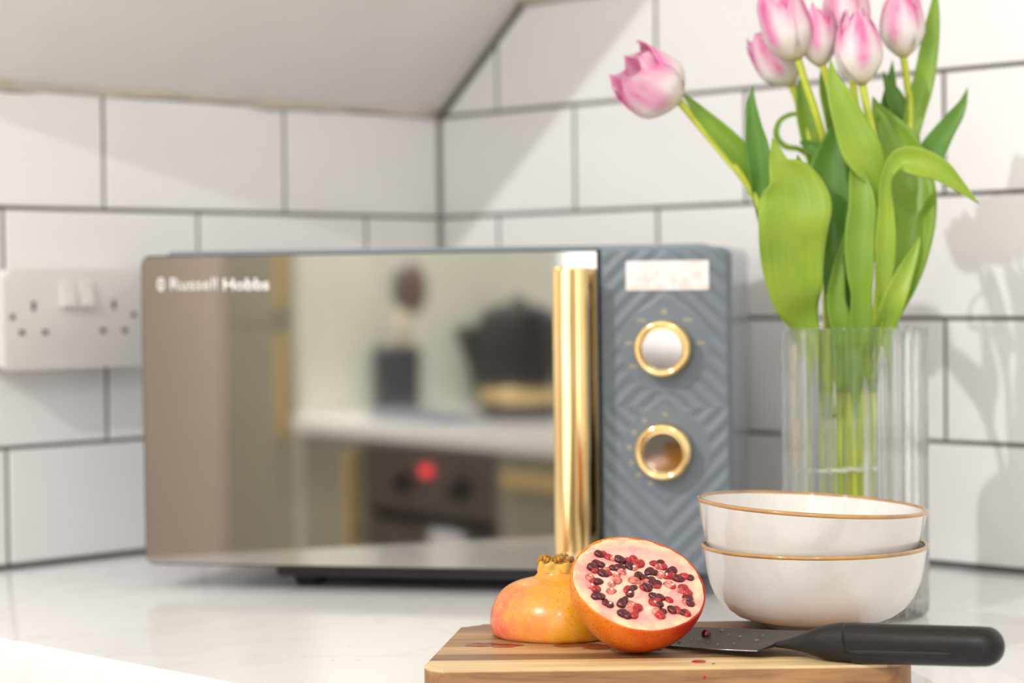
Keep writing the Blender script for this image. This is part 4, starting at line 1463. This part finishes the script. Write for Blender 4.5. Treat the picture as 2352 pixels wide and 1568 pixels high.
# juice on the board
def puddle(pts, h, label, mat, rnds=0.18, seed=1):
    rnd = random.Random(seed)
    bm = bmesh.new()
    for cx, cy, rx, ry in pts:
        n_ = 26
        c = bm.verts.new((cx, cy, h))
        ph = rnd.uniform(0, 6)
        ring1, ring2 = [], []
        for i in range(n_):
            a = 2 * math.pi * i / n_
            k = 1 + rnds * math.sin(3 * a + ph) * 0.6 + rnds * math.sin(5 * a + ph * 2) * 0.5
            ring1.append(bm.verts.new((cx + rx * k * 0.8 * math.cos(a), cy + ry * k * 0.8 * math.sin(a), h * 0.85)))
            ring2.append(bm.verts.new((cx + rx * k * math.cos(a), cy + ry * k * math.sin(a), 0)))
        for i in range(n_):
            j = (i + 1) % n_
            bm.faces.new((c, ring1[i], ring1[j]))
            bm.faces.new((ring1[i], ring2[i], ring2[j], ring1[j]))
    o = make('juice_puddle', bm, mat, None, True)
    o.matrix_world = BO @ T(0, 0, BH + 0.00005)
    return tag(o, label, 'juice')


puddle([(-0.107, 0.0005, 0.0125, 0.0060), (-0.094, -0.003, 0.010, 0.0062)], 0.0005, 'thin red juice puddle at left edge of the golden pomegranate half', m_juice, seed=4)
puddle([(-0.050, -0.004, 0.015, 0.0075), (-0.032, -0.013, 0.016, 0.0085), (-0.013, -0.024, 0.014, 0.005)], 0.0005, 'pink juice puddle on the board under the seeded pomegranate half', m_juice, seed=9)
puddle([(0.0172, -0.0667, 0.0043, 0.0034)], 0.0008, 'largest red juice drop on the pale front plank of the board', m_juice_dark, 0.1, 2)
puddle([(0.0247, -0.0735, 0.0010, 0.0010)], 0.0005, 'tiny red juice speck right of the large drop on the board', m_juice_dark, 0.1, 3)
o = make('juice_puddle', drop_mesh(0.0011, 0.0006), m_juice_dark, None, True)
o.matrix_world = BO @ Matrix.Translation((0.0185, -0.08248, 0.0140)) @ Matrix.Rotation(math.radians(90), 4, 'X')
tag(o, 'tiny red juice speck on the front side of the board', 'juice')

# ================================================================== FAR SIDE OF THE KITCHEN (seen mirrored in the microwave door)
KF = frame((2.78, 0.88, 0), (0.965, -0.262, 0), (0.262, 0.965, 0), (0, 0, 1))     # -x runs towards the camera end, y to the back

def kbox(x0, x1, y0, y1, z0, z1, b=0.0):
    return box(x0, x1, y0, y1, z0, z1, b, 2)


o = make('worktop', kbox(-1.80, -0.0005, -0.02, 0.60, -0.03, 0.0, 0.004), m_kitchen_quartz, matrix=KF)
tag(o, 'white worktop reflected in the microwave door, above the oven', 'worktop')
tu = empty('tall_cabinet', 'tall sage green cabinet with brass handles reflected in the door', 'cabinet', KF)
make('side_panel', kbox(0.0, 0.018, 0.0, 0.62, -0.9, 1.3), m_sage_lit, tu)
make('carcass', kbox(0.0185, 0.31, 0.02, 0.62, -0.9, 1.3), m_sage, tu)
for z0, z1 in ((-0.79, 0.169), (0.172, 1.29)):
    d = make('door', kbox(0.019, 0.306, 0.0, 0.019, z0, z1, 0.002), m_sage, tu)
    zz = (-0.045, 0.155) if z0 < 0 else (0.205, 0.42)
    bm = bmesh.new()
    add_box(bm, 0.042, 0.066, -0.022, 0.0, zz[0], zz[1], 0.003, 2)
    make('handle', bm, m_brass, d)
structure(make('wall_niche', kbox(0.32, 0.95, -0.03, 0.03, -0.9, 2.05), m_pink, matrix=KF))
bu = empty('base_unit', 'sage green base unit left of the oven, reflected in the door', 'cabinet', KF)
make('carcass', kbox(-0.235, -0.002, 0.02, 0.59, -0.80, -0.031), m_sage, bu)
d = make('door', kbox(-0.233, -0.003, 0.0, 0.019, -0.79, -0.035, 0.002), m_sage, bu)
bm = bmesh.new()
add_box(bm, -0.218, -0.194, -0.022, 0.0, -0.26, -0.055, 0.003)
make('handle', bm, m_brass, d)
ov = empty('oven', 'dark built in oven with red display and two knobs, reflected in the door', 'oven', KF)
make('body', kbox(-0.655, -0.240, 0.02, 0.58, -0.64, -0.034), m_black, ov)
make('control_strip', kbox(-0.655, -0.240, 0.004, 0.02, -0.150, -0.036, 0.002), m_oven_steel, ov)
dd = make('oven_door', kbox(-0.655, -0.240, 0.0, 0.02, -0.64, -0.175, 0.002), m_oven_steel, ov)
make('door_glass', kbox(-0.62, -0.275, -0.002, 0.0, -0.60, -0.215), m_oven, dd)
bm = bmesh.new()
add_tube(bm, [(-0.63, -0.035, -0.19), (-0.265, -0.035, -0.19)], 0.007, 10)
for x in (-0.61, -0.285):
    add_tube(bm, [(x, -0.035, -0.19), (x, 0.0, -0.19)], 0.005, 8)
make('door_handle', bm, m_oven, dd, True)
make('display', kbox(-0.452, -0.424, 0.002, 0.0045, -0.084, -0.070), m_led, ov)
for x in (-0.36, -0.545):
    bm = bmesh.new()
    add_lathe(bm, [(0, 0), (0.019, 0), (0.018, 0.018), (0.015, 0.020), (0, 0.020)], 24)
    bmesh.ops.transform(bm, matrix=Matrix.Translation((x, 0.004, -0.100)) @ Matrix.Rotation(math.radians(90), 4, 'X'), verts=bm.verts)
    make('knob', bm, m_black, ov, True)
du = empty('drawer_unit', 'sage green drawer unit right of the oven, reflected in the door', 'cabinet', KF)
make('carcass', kbox(-1.79, -0.660, 0.02, 0.59, -0.80, -0.031), m_sage, du)
make('end_door', kbox(-1.785, -1.089, 0.0, 0.019, -0.79, -0.036, 0.002), m_sage, du)
for z0, z1 in ((-0.20, -0.036), (-0.49, -0.204), (-0.79, -0.494)):
    d = make('drawer', kbox(-1.085, -0.662, 0.0, 0.019, z0, z1, 0.002), m_sage, du)
    bm = bmesh.new()
    zc = (z0 + z1) / 2 + 0.045 * (1 if z0 > -0.3 else 1.6)
    add_box(bm, -0.99, -0.70, -0.022, 0.0, zc - 0.013, zc + 0.013, 0.003)
    make('handle', bm, m_brass, d)
o = make('cloth', kbox(-0.63, -0.535, -0.051, -0.0435, -0.40, -0.168, 0.003), m_towel, matrix=KF)
for v in o.data.vertices:
    v.co.y += 0.003 * math.sin(v.co.x * 190)
tag(o, 'small pale cloth hanging low on the oven front, reflected in the door', 'cloth')

po = empty('utensil_pot', 'charcoal cylindrical utensil pot reflected in the door, left on the worktop', 'pot', KF @ T(-0.049, 0.185, 0))
bm = bmesh.new()
add_lathe(bm, [(0, 0), (0.043, 0), (0.045, 0.003), (0.046, 0.126), (0.044, 0.127), (0.042, 0.124), (0.041, 0.006), (0, 0.006)], 40)
autosmooth(make('pot_body', bm, m_char, po))
for nm, lb, lean, mt, rx, rz, side in (('ladle', 'dark ladle standing in the charcoal utensil pot, reflected in the door', -0.050, m_brown, 0.046, 0.050, -0.012), ('spatula', 'black spatula standing in the charcoal utensil pot, reflected in the door', 0.012, m_char, 0.016, 0.038, 0.014)):
    u_ = empty(nm, lb, nm, KF @ T(-0.049, 0.185, 0.008))
    bm = bmesh.new()
    add_tube(bm, [(lean * 0.35 - 0.004, side, 0.0), (lean * 0.6, side, 0.12), (lean * 1.3, side, 0.20)], 0.005, 8)
    make('shaft', bm, m_woodl, u_, True)
    bm = bmesh.new()
    add_ellipsoid(bm, (lean * 1.5 - 0.006, side, 0.232), rx, 0.010, rz, 16, 10)
    make('head', bm, mt, u_, True)
bx = empty('black_container', 'black tapered container reflected in the microwave door beside the kettle', 'container', KF @ T(-0.140, 0.40, 0))
bm = bmesh.new()
a_ = [bm.verts.new((x, y, 0.0)) for x, y in ((-0.105, -0.06), (0.030, -0.06), (0.030, 0.06), (-0.105, 0.06))]
b_ = [bm.verts.new((x, y, z)) for x, y, z in ((-0.115, -0.07, 0.185), (0.118, -0.07, 0.16), (0.118, 0.07, 0.16), (-0.115, 0.07, 0.185))]
bm.faces.new(a_[::-1])
bm.faces.new(b_)
for i in range(4):
    bm.faces.new((a_[i], a_[(i + 1) % 4], b_[(i + 1) % 4], b_[i]))
bmesh.ops.bevel(bm, geom=bm.edges[:], offset=0.006, segments=2, profile=0.5, affect='EDGES')
make('container_body', bm, m_black, bx)
bm = bmesh.new()
add_box(bm, -0.10, 0.10, -0.02, 0.02, 0.164, 0.190, 0.006)
make('lid_grip', bm, m_black, bx)
ke = empty('kettle', 'black kettle with brass band at its foot, reflected in the door', 'kettle', KF @ T(-0.368, 0.25, 0))
bm = bmesh.new()
add_lathe(bm, [(0, 0.030), (0.070, 0.030), (0.069, 0.06), (0.066, 0.13), (0.063, 0.190), (0.056, 0.202), (0.030, 0.210), (0.012, 0.212), (0.012, 0.222), (0, 0.224)], 48)
autosmooth(make('kettle_body', bm, m_black, ke))
bm = bmesh.new()
add_lathe(bm, [(0.0705, 0.029), (0.072, 0.031), (0.072, 0.055), (0.0700, 0.057)], 48)
make('band', bm, m_brass, ke, True)
bm = bmesh.new()
add_lathe(bm, [(0, 0), (0.070, 0), (0.072, 0.003), (0.072, 0.026), (0.069, 0.0285), (0, 0.0285)], 48)
autosmooth(make('kettle_base', bm, m_char, ke))
bm = bmesh.new()
add_tube(bm, catmull([(-0.058, 0, 0.185), (-0.095, 0, 0.190), (-0.112, 0, 0.15), (-0.104, 0, 0.09), (-0.066, 0, 0.07)], 5), 0.010, 10)
make('kettle_handle', bm, m_black, ke, True)
tr_ = empty('tray', 'flat blue grey tray lying on the reflected worktop in front of the black container', 'tray', KF @ T(-0.27, 0.14, 0))
bm = bmesh.new()
add_prism(bm, rrect(-0.13, 0.13, -0.080, 0.005, 0.02), 0.0, 0.006, 'z', 0.002)
make('tray_base', bm, m_tray, tr_)
bm = bmesh.new()
for (a, b) in zip(rrect(-0.13, 0.13, -0.080, 0.005, 0.02), rrect(-0.13, 0.13, -0.080, 0.005, 0.02)[1:] + rrect(-0.13, 0.13, -0.080, 0.005, 0.02)[:1]):
    add_tube(bm, [(a[0], a[1], 0.010), (b[0], b[1], 0.010)], 0.005, 6, False)
make('tray_rim', bm, m_tray, tr_, True)
